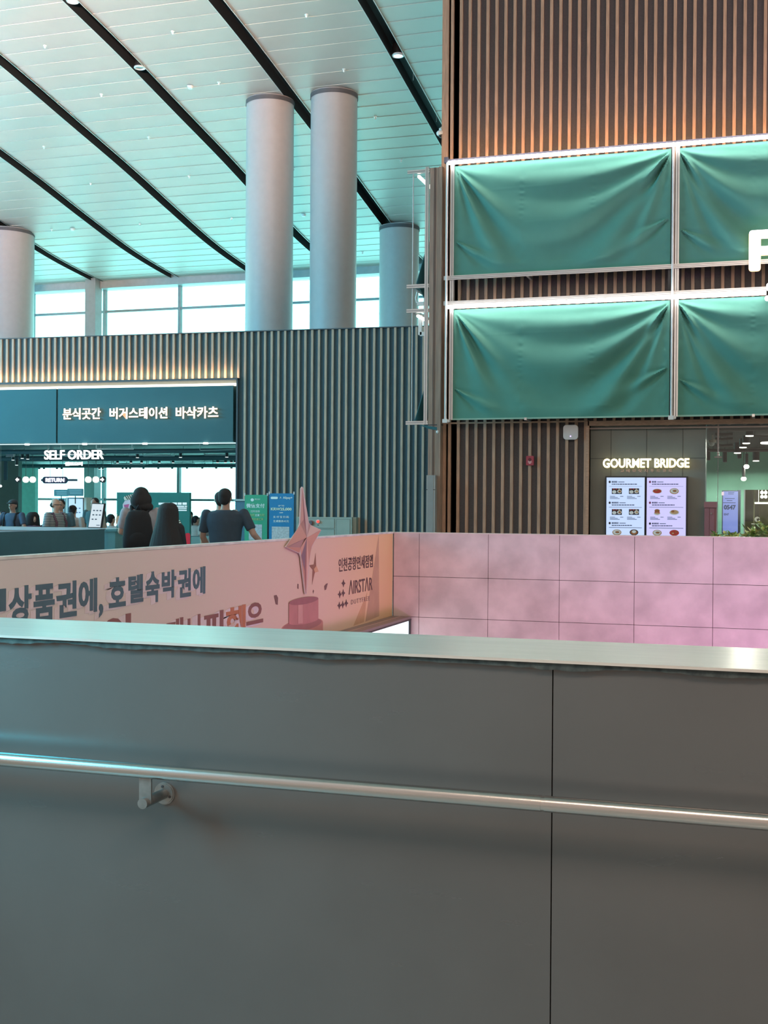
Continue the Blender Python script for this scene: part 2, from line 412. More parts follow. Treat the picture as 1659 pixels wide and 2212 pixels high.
# ---- big slatted shop front on the right
YR = 19.5
XC = onY(957, 300, YR).x
phase = onY(996, 300, YR).x
M_SB = [M_BACK, M_WOOD, mat('wood_trim', (0.42, 0.24, 0.16), 0.5, var=0.2, stretch=(2, 2, 14))]
XE0 = onY(1273, 1000, YR).x     # entrance recess
ZE = onY(1400, 911, YR).z
b = MB()
b.box(XC, 6, YR, YR+0.3, ZE, 12.5, 0); b.box(XC, XE0, YR, YR+0.3, 0, ZE, 0)
b.box(XC, XC+0.3, YR, 26, 0, 12.5, 0)
u = phase-0.15*math.floor((phase-XC-0.1)/0.15)
while u < 6:
    zb = 0 if u+0.03 < XE0 else ZE
    b.box(u-0.024, u+0.024, YR-0.05, YR, zb, 12.5, 1); u += 0.15
b.box(XC-0.01, XC+0.10, YR-0.05, YR+0.25, 0, 12.5, 1)
b.box(XE0-0.02, 6, YR-0.07, YR+0.02, ZE-0.055, ZE+0.02, 2)
b.box(XE0-0.045, XE0+0.0, YR-0.07, YR+0.28, 0, ZE+0.02, 2)
b.box(XC, XE0, YR-0.06, YR, ZE+0.005, ZE+0.03, 2)
struct(b.build('wall_right', M_SB))
# wooden pilaster at its left corner
xa, xb_ = onY(927, 600, YR-0.15).x, onY(956, 600, YR-0.15).x
zp = onY(940, 362, YR-0.15).z
b = MB()
b.box(xa, xb_, YR-0.15, YR+1.2, 0, zp, 0)
for q in (0.33, 0.42): b.box(xa+(xb_-xa)*q, xa+(xb_-xa)*(q+0.03), YR-0.156, YR-0.15, 0, zp, 1)
b.box(xa+(xb_-xa)*0.72, xa+(xb_-xa)*0.97, YR-0.19, YR-0.15, 0, zp, 0)
b.box(xa-0.003, xb_+0.003, YR-0.154, YR+1.2, ZE-0.02, ZE-0.005, 1)
struct(b.build('wall_pilaster', [mat('veneer', (0.27, 0.19, 0.145), 0.5, var=0.2, scale=4, stretch=(10, 10, 0.5)), mat('groove', (0.05, 0.05, 0.055), 0.7)]))

# ---- food court entrance
b = MB()
xe1 = onY(1524, 1000, YR+0.12).x
YE = YR+0.12
zsp = [onY(1400, y, YE).z for y in (925, 990)]
b.box(XE0, xe1, YE, YE+0.35, 0, ZE+0.3, 0)
for px in (1320, 1397, 1475): x = onY(px, 950, YE).x; b.box(x-0.004, x+0.004, YE-0.003, YE, 0, zsp[0], 1)
b.box(XE0, xe1, YE-0.003, YE, zsp[1]-0.005, zsp[1]+0.005, 1)
struct(b.build('wall_entrance', [mat('grey_green_panel', (0.155, 0.165, 0.145), 0.42, var=0.06, scale=3), mat('panel_joint', (0.06, 0.065, 0.06), 0.6)]))
b = MB(); b.box(-4.6, 6, YE+0.35, 31.4, 2.96, 3.2); struct(b.build('ceiling_food_court', mat('black_ceiling', (0.03, 0.03, 0.032), 0.8, var=0.5, scale=3)))
YM = 31.0
xm1 = onY(1607, 1058, YM).x; zm = onY(1640, 1058, YM).z
b = MB(); b.box(-4, xm1, YM, YM+0.2, 0, 2.96); b.box(xm1, 5, YM, YM+0.2, zm, 2.96)
struct(b.build('wall_court_back', mat('sea_green_wall', (0.28, 0.66, 0.50), 0.6, var=0.03)))
b = MB(); b.box(-4, 5, 36, 36.2, 0, 2.96); struct(b.build('wall_kitchen', mat('kitchen_brown', (0.24, 0.20, 0.12), 0.6, var=0.5, scale=1.6)))
b = MB(); b.box(-4, 5, YM+0.2, 36, 2.7, 2.9); struct(b.build('ceiling_kitchen', M_DARK))
# glazed screen above and beside the entrance
f = MB(); z1 = onY(1500, 923, YR+0.03).z
f.box(XE0, 6, YR+0.03, YR+0.07, z1-0.012, z1+0.012)
x = onY(1551, 1000, YR+0.05).x; f.box(x-0.012, x+0.012, YR+0.035, YR+0.065, onY(1551, 988, YR+.05).z, ZE)
f.box(x-0.004, x+0.004, YR+0.045, YR+0.055, 0, onY(1551, 988, YR+.05).z)
f.box(x-0.055, x+0.055, YR+0.03, YR+0.07, onY(1551, 989, YR+.05).z, onY(1551, 986, YR+.05).z)
fo = f.build('door_1', mat('bronze_rail', (0.22, 0.18, 0.165), 0.4, metal=0.3)); struct(fo)
g = MB(); g.box(xe1, x-0.013, YR+0.047, YR+0.053, 0, z1); g.box(x+0.013, 6, YR+0.047, YR+0.053, 0, z1)
g.build('glass_pane', glass('door_glass', (0.93, 0.97, 0.95), 0.03), fo)
#NEXT
# ---- wavy reflection below the header, built as a thin tube
b = MB(); pts = []
for i in range(0, 260):
    x = XE0+0.1+i*0.02; pts.append((x, YR+0.02, z1+0.06+0.028*math.sin(i*0.02*2*PI/0.235)))
b.tube(pts, 0.005, 5)
tag(b.build('wavy_reflection', mat('reflection_brown', (0.25, 0.2, 0.18), 0.5)), 'wavy reflection built as a thin line under the wooden header of the entrance', 'wire')

# ================================================================== HANDRAIL
YH = 2.735; RH = 0.0185
zr = onY(830, 1691, YH).z-RH
t = thing('handrail', 'polished steel handrail running along the dark panel parapet', 'handrail', (-1.5, YH, zr))
xj = onY(1173, 1735, YH).x
b = MB(); b.cyl((-4.5, YH, zr), (xj-0.0035, YH, zr), RH, n=40); b.build('rail', M_STEEL, t, smooth=True)
b = MB(); b.cyl((xj+0.0045, YH, zr), (5, YH, zr), RH, n=40); b.build('rail', M_STEEL, t, smooth=True)
b = MB(); b.cyl((xj-0.004, YH, zr), (xj+0.005, YH, zr), RH-0.0012, n=40); b.build('joint_sleeve', M_STEEL, t, smooth=True)
for px in (357, -1080):
    c = onY(px, 1713 if px > 0 else 1600, 2.84); c.z = onY(357, 1713, 2.84).z; 
    cx = c.x; cz = c.z
    fl = MB(); fl.cyl((cx, 2.84, cz), (cx, 2.834, cz), 0.029, n=32); fl.cyl((cx, 2.834, cz), (cx, 2.831, cz), 0.026, n=32)
    fo = fl.build('wall_flange', M_STEEL2, t)
    for a in (90, 210, 330):
        s_ = MB(); ax = cx+0.019*math.cos(math.radians(a+10)); az = cz+0.019*math.sin(math.radians(a+10))
        s_.cyl((ax, 2.832, az), (ax, 2.829, az), 0.0035, n=10); s_.build('screw', mat('screw_dark', (0.03, 0.03, 0.035), 0.5), fo)
    ar = MB(); ar.cyl((cx, 2.833, cz), (cx, YH-0.017, cz), 0.0135, n=24); ar.build('bracket_arm', M_STEEL2, t, smooth=False)
    pl = MB(); pl.box(cx-0.017, cx+0.017, YH-0.003, YH+0.003, cz-0.002, zr-RH+0.004); pl.build('support_plate', M_STEEL2, t)

# ================================================================== BANNER on the stairwell parapet
def fB(x, y): return onX(x, y, XB)
def bp(x, y, d=0.0): p = fB(x, y); p.x += d; return p
M_BAN = mat('banner_vinyl', (0.58, 0.42, 0.37), 0.5, var=0.02, scale=2)
# printed colour runs from dusty pink to orange towards the far end
nt = M_BAN.node_tree; tcn = nt.nodes.new('ShaderNodeTexCoord'); sep = nt.nodes.new('ShaderNodeSeparateXYZ'); mpr = nt.nodes.new('ShaderNodeMapRange')
mpr.inputs[1].default_value = 5.0; mpr.inputs[2].default_value = 15.4
rp = nt.nodes.new('ShaderNodeValToRGB'); stops(rp.color_ramp, [(0, (0.66, 0.62, 0.63)), (0.35, (0.70, 0.58, 0.54)), (0.75, (0.74, 0.52, 0.40)), (1, (0.78, 0.50, 0.25))])
nt.links.new(tcn.outputs['Object'], sep.inputs[0]); nt.links.new(sep.outputs['Y'], mpr.inputs[0]); nt.links.new(mpr.outputs[0], rp.inputs[0]); nt.links.new(rp.outputs[0], nt.nodes['Principled BSDF'].inputs['Base Color'])
ban = thing('advertising_banner', 'long peach advertising banner with dark teal Korean lettering on the stairwell parapet', 'banner', (0, 0, 0))
b = MB(); b.box(XB-0.006, XB, 3.3, YP-0.01, 0.085, 1.185); b.build('banner_sheet', M_BAN, ban)
b = MB(); b.poly([bp(818, 1155, .001), bp(789, 1343, .001), bp(819, 1331, .001)], (0.0005, 0, 0), 0); b.poly([bp(793, 1280, .001), bp(763, 1352, .001), bp(786, 1344, .001)], (0.0005, 0, 0), 1)
b.build('printed_fold', [mat('fold_peach', (0.52, 0.31, 0.20), 0.5), mat('fold_orange', (0.60, 0.33, 0.18), 0.5)], ban)
M_TEAL = mat('letter_teal', (0.055, 0.125, 0.165), 0.5); M_PALE = mat('letter_side_pale', (0.74, 0.62, 0.66), 0.5)
def btext(name, s, x0, y0l, y1l, x1, bold, m, side=0.07, h=None):
    """x0..x1 pixel extents; top/bottom pixel rows at the left end"""
    A = bp(x0, y1l, 0.006); T_ = bp(x0, y0l, 0.006); Bq = bp(x1, y1l, 0.006)
    bl = Vector((A.x, A.y, A.z)); br = Vector((A.x, Bq.y, A.z)); tl = Vector((A.x, A.y, T_.z))
    off = Vector((-0.004, -side*1.5, -0.016))
    k = MB()
    for q in range(4): text(k, s, bl+off*(1-q*0.2), br+off*(1-q*0.2), tl+off*(1-q*0.2), 0.0008, bold=bold)
    k.build(name+'_shadow', M_PALE, ban)
    k = MB(); text(k, s, bl, br, tl, 0.003, bold=bold); return k.build(name, m, ban)
for s, x0, t0, b0, x1 in (('상', 17, 1268, 1349, 66), ('품', 71, 1264, 1346, 116), ('권', 120, 1258, 1337, 164), ('에', 168, 1252, 1327, 208), (',', 212, 1305, 1334, 221),
                          ('호', 234, 1249, 1314, 270), ('텔', 276, 1243, 1304, 308), ('숙', 313, 1236, 1304, 343), ('박', 348, 1233, 1294, 379), ('권', 383, 1230, 1292, 411), ('에', 415, 1226, 1286, 442)):
    btext('lettering', s, x0, t0, b0, x1, 0.034, M_TEAL, 0.05 if x0 > 220 else 0.04)
M_MAR = mat('letter_maroon', (0.25, 0.095, 0.085), 0.5); M_ORG = mat('letter_orange', (0.50, 0.17, 0.08), 0.5)
btext('lettering', 'ㅣ', -8, 1273, 1322, 11, 0.05, M_TEAL, 0.03)
for s, x0, t0, b0, x1, m in (('이', 222, 1334, 1400, 281, M_MAR), ('개', 356, 1340, 1400, 394, M_MAR), ('니', 404, 1331, 1395, 431, M_MAR), ('피', 438, 1325, 1385, 481, M_MAR), ('혜', 487, 1313, 1372, 529, M_ORG), ('으', 531, 1305, 1352, 567, M_MAR)):
    btext('lettering', s, x0, t0, b0, x1, 0.034, m, 0.07)
M_BRN = mat('print_brown', (0.10, 0.045, 0.05), 0.5)
k = MB(); text(k, '인천공항면세점앱', bp(731, 1234, .003), bp(806, 1218, .003), bp(731, 1203, .003), 0.002, bold=0.012)
def brow(mb, s, x0, yb, x1, yt, bold=0.0, **kw):
    A = bp(x0, yb, .003); B_ = bp(x1, yb, .003); T_ = bp(x0, yt, .003)
    text(mb, s, (A.x, A.y, A.z), (A.x, B_.y, A.z), (A.x, A.y, T_.z), 0.002, bold=bold, **kw)
k = MB(); brow(k, '인천공항면세점앱', 731, 1236, 805, 1206, 0.012); k.build('lettering', M_BRN, ban)
k = MB(); brow(k, 'ΛIRSTΛR', 753, 1285, 804, 1254, 0.006); k.build('lettering', M_BRN, ban)
k = MB(); brow(k, 'DUTYFREE', 758, 1306, 798, 1296, 0.0, spacing=1.3); k.build('lettering', mat('print_grey_brown', (0.26, 0.17, 0.15), 0.5), ban)
def star4(mb, px, py, rw, rh, mi=0):
    pts = []
    for i in range(8):
        a = PI/2*i/2; r = 1 if i % 2 == 0 else 0.46
        pts.append(bp(px+rw*r*math.cos(a), py-rh*r*math.sin(a)-(-0.2)*0, .002))
    mb.poly(pts, (0.002, 0, 0), mi)
k = MB()
for px, py in ((741.5, 1260), (733.5, 1284), (741, 1281), (732.5, 1308), (740, 1306), (747.5, 1303)): star4(k, px, py, 4.3, 8.5)
k.build('star_logo', M_BRN, ban)
# printed podium, chips and small star
def zp2(x, y, d=0.002): return bp(480+x/3.95, 980+y/3.95, d)
def ellp(cx, cy, rx, ry, tilt, a0=0, a1=360, n=28):
    o_ = []
    for i in range(n+1):
        a = math.radians(a0+(a1-a0)*i/n); o_.append((cx+rx*math.cos(a), cy+ry*math.sin(a)-tilt*rx*math.cos(a)))
    return o_
k = MB()
lo = ellp(680, 1470, 178, 62, 0.18, 180, 360); k.poly([zp2(*p) for p in lo]+[zp2(858, 1560), zp2(502, 1560)], (.001, 0, 0), 0)
lo2 = ellp(682, 1455, 172, 50, 0.18, 180, 360); 
k.poly([zp2(*p, .004) for p in ellp(680, 1462, 165, 48, 0.18)], (.0005, 0, 0), 1)
k.poly([zp2(*p, .006) for p in ellp(690, 1255, 126, 30, 0.16, 180, 360)]+[zp2(*p, .006) for p in ellp(690, 1425, 126, 30, 0.16, 0, 180)], (.001, 0, 0), 2)
k.poly([zp2(*p, .008) for p in ellp(690, 1255, 124, 30, 0.16)], (.001, 0, 0), 3)
k.poly([zp2(*p, .009) for p in ((640, 1292), (680, 1288), (680, 1448), (640, 1450))], (.001, 0, 0), 4)
k.build('printed_podium', [mat('podium_rose', (0.52, 0.22, 0.18), 0.5), mat('podium_shade', (0.36, 0.15, 0.14), 0.5), mat('podium_pink', (0.50, 0.21, 0.20), 0.5), mat('podium_top', (0.34, 0.13, 0.14), 0.5), mat('podium_gloss', (0.62, 0.32, 0.29), 0.5)], ban)
k = MB()
for q in (((640, 1110), (650, 1112), (650, 1155), (640, 1150)), ((440, 1210), (462, 1205), (475, 1230), (472, 1290), (455, 1285)), ((870, 1130), (885, 1110), (900, 1105), (885, 1160), (872, 1165)), ((775, 1160), (782, 1170), (775, 1195), (770, 1175))):
    k = MB(); k.poly([zp2(*p) for p in q], (.001, 0, 0)); k.build('printed_chip', mat('chip_brown', (0.20, 0.10, 0.09), 0.5), ban)
k = MB(); k.poly([zp2(*p) for p in ((795, 850), (800, 955), (820, 1005), (788, 1015), (765, 1118), (770, 990), (740, 952), (780, 945))], (.001, 0, 0)); 
k.poly([zp2(*p, .004) for p in ((800, 955), (820, 1005), (788, 1015), (778, 985))], (.001, 0, 0), 1)
k.build('printed_small_star', [mat('star_bronze', (0.30, 0.13, 0.09), 0.5), mat('star_amber', (0.62, 0.34, 0.20), 0.5)], ban)
# big star, a board cut out that stands up above the banner edge
stt = thing('star_cutout', 'large rose gold faceted star cutout rising above the banner edge', 'sign', tuple(bp(655, 1170, 0.02)))
def q3(x, y, d=0.03): return bp(480+x/3.95, 980+y/3.95, d)
outl = [(665, 282), (673, 290), (722, 585), (737, 608), (829, 650), (750, 790), (738, 835), (702, 1197), (690, 1199), (652, 880), (640, 850), (522, 797), (634, 640), (645, 590), (655, 300)]
k = MB(); k.poly([q3(*p, .012) for p in outl], (0.012, 0, 0)); k.build('board', mat('board_edge', (0.62, 0.52, 0.52), 0.5), stt)
cc = (692, 716)
fac = [((665, 288), (720, 588), cc, (0.60, 0.44, 0.40)), ((665, 288), cc, (676, 560), (0.28, 0.15, 0.16)), ((665, 288), (676, 560), (648, 600), (0.55, 0.30, 0.24)), ((648, 600), (676, 560), cc, (0.40, 0.18, 0.14)),
       ((720, 588), (735, 612), cc, (0.45, 0.26, 0.23)), ((735, 612), (824, 650), cc, (0.64, 0.44, 0.36)), ((824, 652), (746, 788), cc, (0.60, 0.30, 0.22)),
       ((648, 600), (528, 794), cc, (0.56, 0.27, 0.20)), ((640, 640), (560, 740), (690, 700), (0.33, 0.17, 0.17)), ((528, 796), (690, 722), (650, 800), (0.42, 0.22, 0.21)), ((528, 797), (650, 800), (642, 846), (0.56, 0.25, 0.18)), ((650, 800), cc, (655, 870), (0.62, 0.32, 0.25)),
       (cc, (655, 870), (682, 1000), (0.22, 0.13, 0.17)), ((655, 870), (695, 1195), (682, 1000), (0.60, 0.28, 0.20)), (cc, (682, 1000), (697, 1195), (0.36, 0.15, 0.14)), (cc, (697, 1195), (722, 940), (0.68, 0.42, 0.34)), (cc, (722, 940), (736, 832), (0.56, 0.28, 0.21)), (cc, (736, 832), (746, 788), (0.56, 0.28, 0.21))]
k = MB(); ms = []
for i, (a, b2, c, colr) in enumerate(fac):
    k.poly([q3(*a, .025 if a != cc else .04), q3(*b2, .025 if b2 != cc else .04), q3(*c, .025 if c != cc else .04)], (0.001, 0, 0), i)
    ms.append(mat('facet_%d' % i, colr, 0.35, var=0.02))
k.build('facets', ms, stt)

# ---- light box and ledge at the foot of the banner
zl = 0.088
e0 = onZ(873, 1336, zl)
t = thing('light_box', 'white light box under a grey ledge at the far end of the banner', 'light box', (e0.x, 12, zl))
b = MB(); b.box(XB+0.004, e0.x, 11, YP-0.014, zl-0.03, zl, 0); b.box(XB+0.004, e0.x+0.004, 11, YP-0.012, zl-0.05, zl-0.03, 1)
xl_ = XB+(e0.x-XB)*0.55; b.box(xl_-0.015, xl_, 11, YP-0.1, zl, zl+0.004, 2)
b.build('ledge', [mat('ledge_grey', (0.22, 0.17, 0.155), 0.4), M_BLACK, mat('ledge_strip', (0.5, 0.34, 0.27), 0.4)], t)
b = MB(); b.box(XB+0.02, e0.x-0.02, 11, YP-0.02, zl-1.2, zl-0.05); b.build('lit_panel', glow('panel_white', (0.86, 0.93, 1.0), 1.6), t)
b = MB(); b.box(e0.x-0.022, e0.x+0.002, YP-0.06, YP-0.016, zl-1.2, zl-0.03); b.build('corner_post', M_BLACK, t)

# ================================================================== FRAME WITH GREEN FABRICS
YF = 19.0
def F(x, y, Y=YF): return onY(x, y, Y)
zt1 = F(966, 349).z; zm1 = F(966, 601).z; zm2 = F(966, 655.5).z; zb = F(966, 907).z
xl0 = F(965.5, 600).x; xm0 = F(1453, 600).x
fr = thing('banner_frame', 'aluminium profile frame with lit tubes holding the green fabrics', 'frame', (xl0, YF, zb))
XRE = 5.6
def profile(name, a, b_, w, h):   # slotted aluminium bar along X
    m = MB(); x0, x1 = a, b_
    m.box(x0, x1, YF-w/2, YF+w/2, h-0.032, h+0.032, 0)
    for dz_ in (-0.013, 0.013): m.box(x0+0.001, x1-0.001, YF-w/2-0.002, YF-w/2, h+dz_-0.0035, h+dz_+0.0035, 1)
    return m.build(name, [M_ALU, M_ALUD], fr)
profile('cross_bar', xl0-0.05, XRE, 0.04, zm1); profile('cross_bar', xl0-0.05, XRE, 0.04, zm2)
m = MB(); m.box(xl0+0.0, XRE, YF-0.03, YF+0.03, zt1-0.02, zt1+0.025); m.box(xl0-0.05, xl0+0.02, YF-0.05, YF+0.05, zt1-0.03, zt1+0.06); m.build('top_bar', mat('dark_bar', (0.12, 0.12, 0.16), 0.4, metal=0.4), fr)
m = MB(); m.cyl((xl0, YF-0.03, zb), (xl0, YF-0.03, zt1), 0.018, n=16); m.build('rod', M_WHITE, fr, smooth=True)
m = MB(); m.cyl((xm0, YF-0.03, zb), (xm0, YF-0.03, zt1), 0.018, n=16); m.build('rod', M_WHITE, fr, smooth=True)
for xx in (xl0+0.075, xm0+0.06):
    m = MB(); m.box(xx-0.03, xx+0.03, YF+0.02, YF+0.10, zb, zt1-0.05)
    m.box(xx-0.006, xx+0.006, YF+0.017, YF+0.02, zb, zt1-0.06, 1)
    m.build('upright', [M_ALU, M_ALUD], fr)
m = MB(); m.box(xm0-0.075, xm0-0.035, YF+0.06, YF+0.1, zb, zt1-0.05); m.build('upright', M_BLACK, fr)
for xx in (xl0, xm0):
    m = MB(); m.box(xx-0.045, xx+0.035, YF-0.06, YF+0.04, zb-0.05, zb+0.01); m.cyl((xx+0.05, YF-0.05, zb-0.02), (xx+0.05, YF+0.02, zb-0.02), 0.022, n=10); m.build('foot_clamp', M_WHITE, fr)
for xx in (xl0+1.3, xm0+1.2):
    for z in (zt1, zm1, zm2, zb): m = MB(); m.box(xx-0.02, xx+0.02, YF+0.02, YR-0.05, z-0.02, z+0.02); m.build('wall_tie', M_ALU, fr)
xg = F(1370, 330).x
m = MB()
def led(x0, x1, z, Y=YF-0.085):
    k = MB(); k.box(x0, x1, Y-0.018, Y+0.03, z-0.026, z+0.020); k.box(x0, x1, Y+0.03, YF-0.02, z+0.005, z+0.018, 1); return k.build('led_tube', [M_LEDC, M_ALU], fr)
led(xl0+0.03, xg-0.008, zt1-0.045); led(xg+0.008, xm0-0.02, zt1-0.045); led(xm0+0.02, XRE, zt1-0.045)
led(xl0+0.03, xg-0.008, zm2-0.072); led(xg+0.008, xm0-0.02, zm2-0.072); led(xm0+0.02, F(1655, 620).x, zm2-0.072); led(F(1655, 620).x+.1, XRE, zm2-0.072)
# upward spill of the top tubes on the slats
area('top_tube_spill', ((xl0+XRE)/2, YF+0.1, zt1+0.07), ((xl0+XRE)/2, YR-0.05, zt1+0.62), XRE-xl0, 0.05, 70, (1.0, 0.56, 0.28))

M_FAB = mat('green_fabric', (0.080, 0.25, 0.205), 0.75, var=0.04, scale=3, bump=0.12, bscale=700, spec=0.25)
def fabric(x0, x1, ztop, zbot, label, seed, taper=0.03):
    rnd = random.Random(seed); nu, nv = 220, 110; vs = []; fs = []
    ph = rnd.uniform(-0.4, 0.4); tl_, tr_ = 0.66+rnd.uniform(-.03, .05), 0.60+rnd.uniform(-.04, .03)
    wdt = x1-x0; hgt = ztop-zbot
    for j in range(nv+1):
        v = j/nv
        for i in range(nu+1):
            u = i/nu
            uu = min(max(u+0.05*math.sin(PI*v)*math.sin(PI*u), 0), 1)
            bow = 4*uu*(1-uu)
            c = v/(bow*0.92+0.035)
            fade = min(1, v/0.10)*min(1, (1-v)/0.10)*min(1, u/0.02)*min(1, (1-u)/0.02)
            am = math.exp(-((c-0.70)/0.62)**2)*(0.65+0.35*math.sin(5.2*u+seed*1.3))
            d = 0.085*am*math.sin(2*PI*(3.1*math.sqrt(c)+ph*0.3)+0.6*math.sin(3*u+seed))
            # long rays from the top corners
            for ux, sgn in ((0, 1), (1, -1)):
                a = math.atan2(v*hgt, abs(u-ux)*wdt+1e-4); rr = math.hypot(v*hgt, (u-ux)*wdt)
                d += 0.075*math.exp(-((a-1.02)/0.30)**2)*math.sin((a-0.6)*19+seed+sgn)*min(1, rr/0.35)*math.exp(-(rr/1.7)**2)
            # rays from the side ties
            for ux, vt in ((0, tl_), (1, tr_)):
                if v > vt-0.05:
                    dy = (v-vt)*hgt; dxx = abs(u-ux)*wdt; a = math.atan2(dy, dxx+1e-4); rr = math.hypot(dy, dxx)
                    d += 0.070*math.exp(-((a-0.55)/0.25)**2)*math.cos((a-0.5)*11)*min(1, rr/0.15)*math.exp(-(rr/1.0)**2)
            for u0 in (0.325, 0.655):
                d += 0.006*math.exp(-((u-u0)/0.010)**2)*math.sin(v*84+7*math.sin(9*v+seed))
                d += 0.004*math.exp(-((u-u0)/0.03)**2)*math.sin(v*60+seed)
            for u0 in (0.02, 0.98): d += 0.006*math.exp(-((u-u0)/0.012)**2)*math.sin(v*55+seed)
            for v0 in (0.24, 0.56): d += 0.003*math.exp(-((v-v0)/0.006)**2)
            d *= fade
            lx = x0-taper*v if u < 0.5 else x0
            X = x0+wdt*u-taper*v*(1-u)
            vs.append((X, YF+0.045-d*0.8-0.04*math.sin(PI*v)*math.sin(PI*u), ztop-hgt*v))
    for j in range(nv):
        for i in range(nu):
            a = j*(nu+1)+i; fs.append((a, a+1, a+nu+2, a+nu+1))
    t = thing('hanging_cloth', label, 'fabric', (x0, YF+0.05, ztop), 'green fabrics stretched in the frame')
    k = MB(); k.add(vs, fs); o = k.build('cloth', M_FAB, t, smooth=True)
    sd = o.modifiers.new('thick', 'SOLIDIFY'); sd.thickness = 0.003
    k = MB(); k.box(x0-taper, x1, YF+0.025, YF+0.06, zbot-0.012, zbot+0.012); k.build('hem', mat('pale_hem', (0.24, 0.42, 0.34), 0.6), t)
    return t
xf0 = F(981.5, 480, YF+.04).x; xf1 = F(1449, 480, YF+.04).x; xf2 = F(1464, 480, YF+.04).x; xf3 = xf2+(xf1-xf0)
fabric(xf0, xf1, zt1-0.075, zm1+0.035, 'upper left green fabric panel hanging in sagging folds', 3)
fabric(xf0, xf1, zm2-0.10, zb+0.01, 'lower left green fabric panel, deeply folded, above the slatted wall', 8)
fabric(xf2, xf3, zt1-0.075, zm1+0.035, 'upper right green fabric panel behind the lit letter', 5, 0.0)
fabric(xf2, xf3, zm2-0.10, zb+0.01, 'lower right green fabric panel above the food court entrance', 11, 0.0)
# second bay's far fabrics are outside the picture

# lit letter F on the frame
t = thing('lit_letter', 'huge white illuminated letter F standing in front of the green fabric', 'sign', tuple(F(1617, 585, YF-0.2)))
def letterF(mb, Y0, Y1, g=0.0, mi=0):
    a = F(1617.5, 584, YF-0.2); bq = F(1617.5, 498, YF-0.2); w = 0.165; x0 = a.x-g; z0 = a.z-g; z1 = bq.z+g; wd_ = 0.165+2*g
    za = F(1640, 549.5, YF-0.2).z; zb2 = F(1640, 532, YF-0.2).z
    mb.rbox(x0, x0+wd_, Y0, Y1, z0, z1, 0.045, mi)
    mb.rbox(x0+0.02, x0+0.62, Y0+0.001, Y1-0.001, z1-0.118, z1, 0.04, mi)
    mb.rbox(x0+0.02, x0+0.54, Y0+0.001, Y1-0.001, za-g, zb2+g, 0.04, mi)
k = MB(); letterF(k, YF-0.2, YF-0.13); k.build('lit_face', glow('face_white', (1, 0.97, 0.93), 4.0), t)
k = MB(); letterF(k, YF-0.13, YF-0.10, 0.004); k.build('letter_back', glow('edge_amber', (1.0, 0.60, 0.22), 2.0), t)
k = MB(); q = F(1622, 560, YF-.1)
for z in (q.z-0.1, q.z+0.2): k = MB(); k.cyl((q.x+0.03, YF-0.10, z), (q.x+0.03, YF+0.02, z), 0.012); k.build('standoff', M_ALU, t)
t = thing('lit_sign_piece', 'edge of a white illuminated sign at the right picture edge below the letter', 'sign', tuple(F(1662, 640, YF-0.2)))
q0 = F(1652, 632, YF-.2)
k = MB(); k.rbox(q0.x+0.02, q0.x+0.5, YF-0.2, YF-0.15, q0.z+0.035, q0.z+0.14, 0.04); k.rbox(q0.x+0.0, q0.x+0.5, YF-0.2, YF-0.15, q0.z-0.12, q0.z-0.045, 0.035); k.build('lit_face', MATS['face_white'], t)
k = MB(); k.box(q0.x+0.05, q0.x+0.5, YF-0.15, YF-0.03, q0.z-0.12, q0.z+0.12); k.build('sign_box', mat('sign_dark', (0.06, 0.055, 0.05), 0.6), t)

# ---- side frame seen edge-on, left of the pilaster
YS = YR-0.12
t = thing('side_banner_frame', 'aluminium side frame jutting left of the wooden pilaster with two lit tubes', 'frame', tuple(onY(921, 912, YS)))
xs0, xs1 = onY(879, 640, YS).x, onY(927, 640, YS).x
m = MB(); xx = onY(921.5, 640, YS).x; z0, z1_ = onY(921, 916, YS).z, onY(921, 362, YS).z
m.box(xx-0.03, xx+0.03, YS-0.03, YS+0.03, z0, z1_); m.box(xx-0.005, xx+0.005, YS-0.033, YS-0.03, z0, z1_, 1); m.build('upright', [M_ALU, M_ALUD], t)
m = MB(); xr_ = onY(891, 640, YS).x; m.cyl((xr_, YS, z0), (xr_, YS, onY(891, 372, YS).z), 0.010, n=10); m.build('rod', mat('rod_grey', (.45, .46, .46), .5), t, smooth=True)
zs = [onY(900, y, YS).z for y in (371.5, 618.5, 671.5, 913.5)]
for z in zs:
    m = MB(); m.box(xs0, xs1, YS-0.025, YS+0.025, z-0.03, z+0.03); m.box(xs0, xs1, YS-0.028, YS-0.025, z-0.005, z+0.005, 1); m.build('stub_bar', [M_ALU, M_ALUD], t)
xi = onY(898, 640, YS).x
for z, nm in ((zs[0]-0.03, 1), (zs[2]-0.05, 1)):
    m = MB(); m.box(xi-0.012, xi+0.03, YS+0.1, YS+3.5, z-0.035, z+0.0); m.build('led_tube', glow('led_side', (1, .9, .8), 5.0), t)
xo = onY(888, 640, YS).x
for z in (zs[1], zs[2]):
    m = MB(); m.box(xo, xo+0.06, YS+0.025, YS+3.6, z-0.03, z+0.03); m.build('depth_bar', M_ALU, t)
def tri(label, pts, name='side_fabric'):
    P_ = [onX(x, y, xi+0.02) for x, y in pts]; k = MB(); k.poly(P_, (0.012, 0, 0))
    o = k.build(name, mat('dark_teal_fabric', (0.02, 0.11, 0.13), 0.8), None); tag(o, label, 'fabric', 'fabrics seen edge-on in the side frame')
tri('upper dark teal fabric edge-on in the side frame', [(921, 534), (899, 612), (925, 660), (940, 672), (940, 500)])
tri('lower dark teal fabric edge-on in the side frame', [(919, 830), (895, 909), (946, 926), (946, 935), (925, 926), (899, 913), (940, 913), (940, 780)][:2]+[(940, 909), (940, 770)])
P_ = [onY(x, y, YS-0.04) for x, y in ((903, 917), (946, 923), (946, 930), (925, 926))]
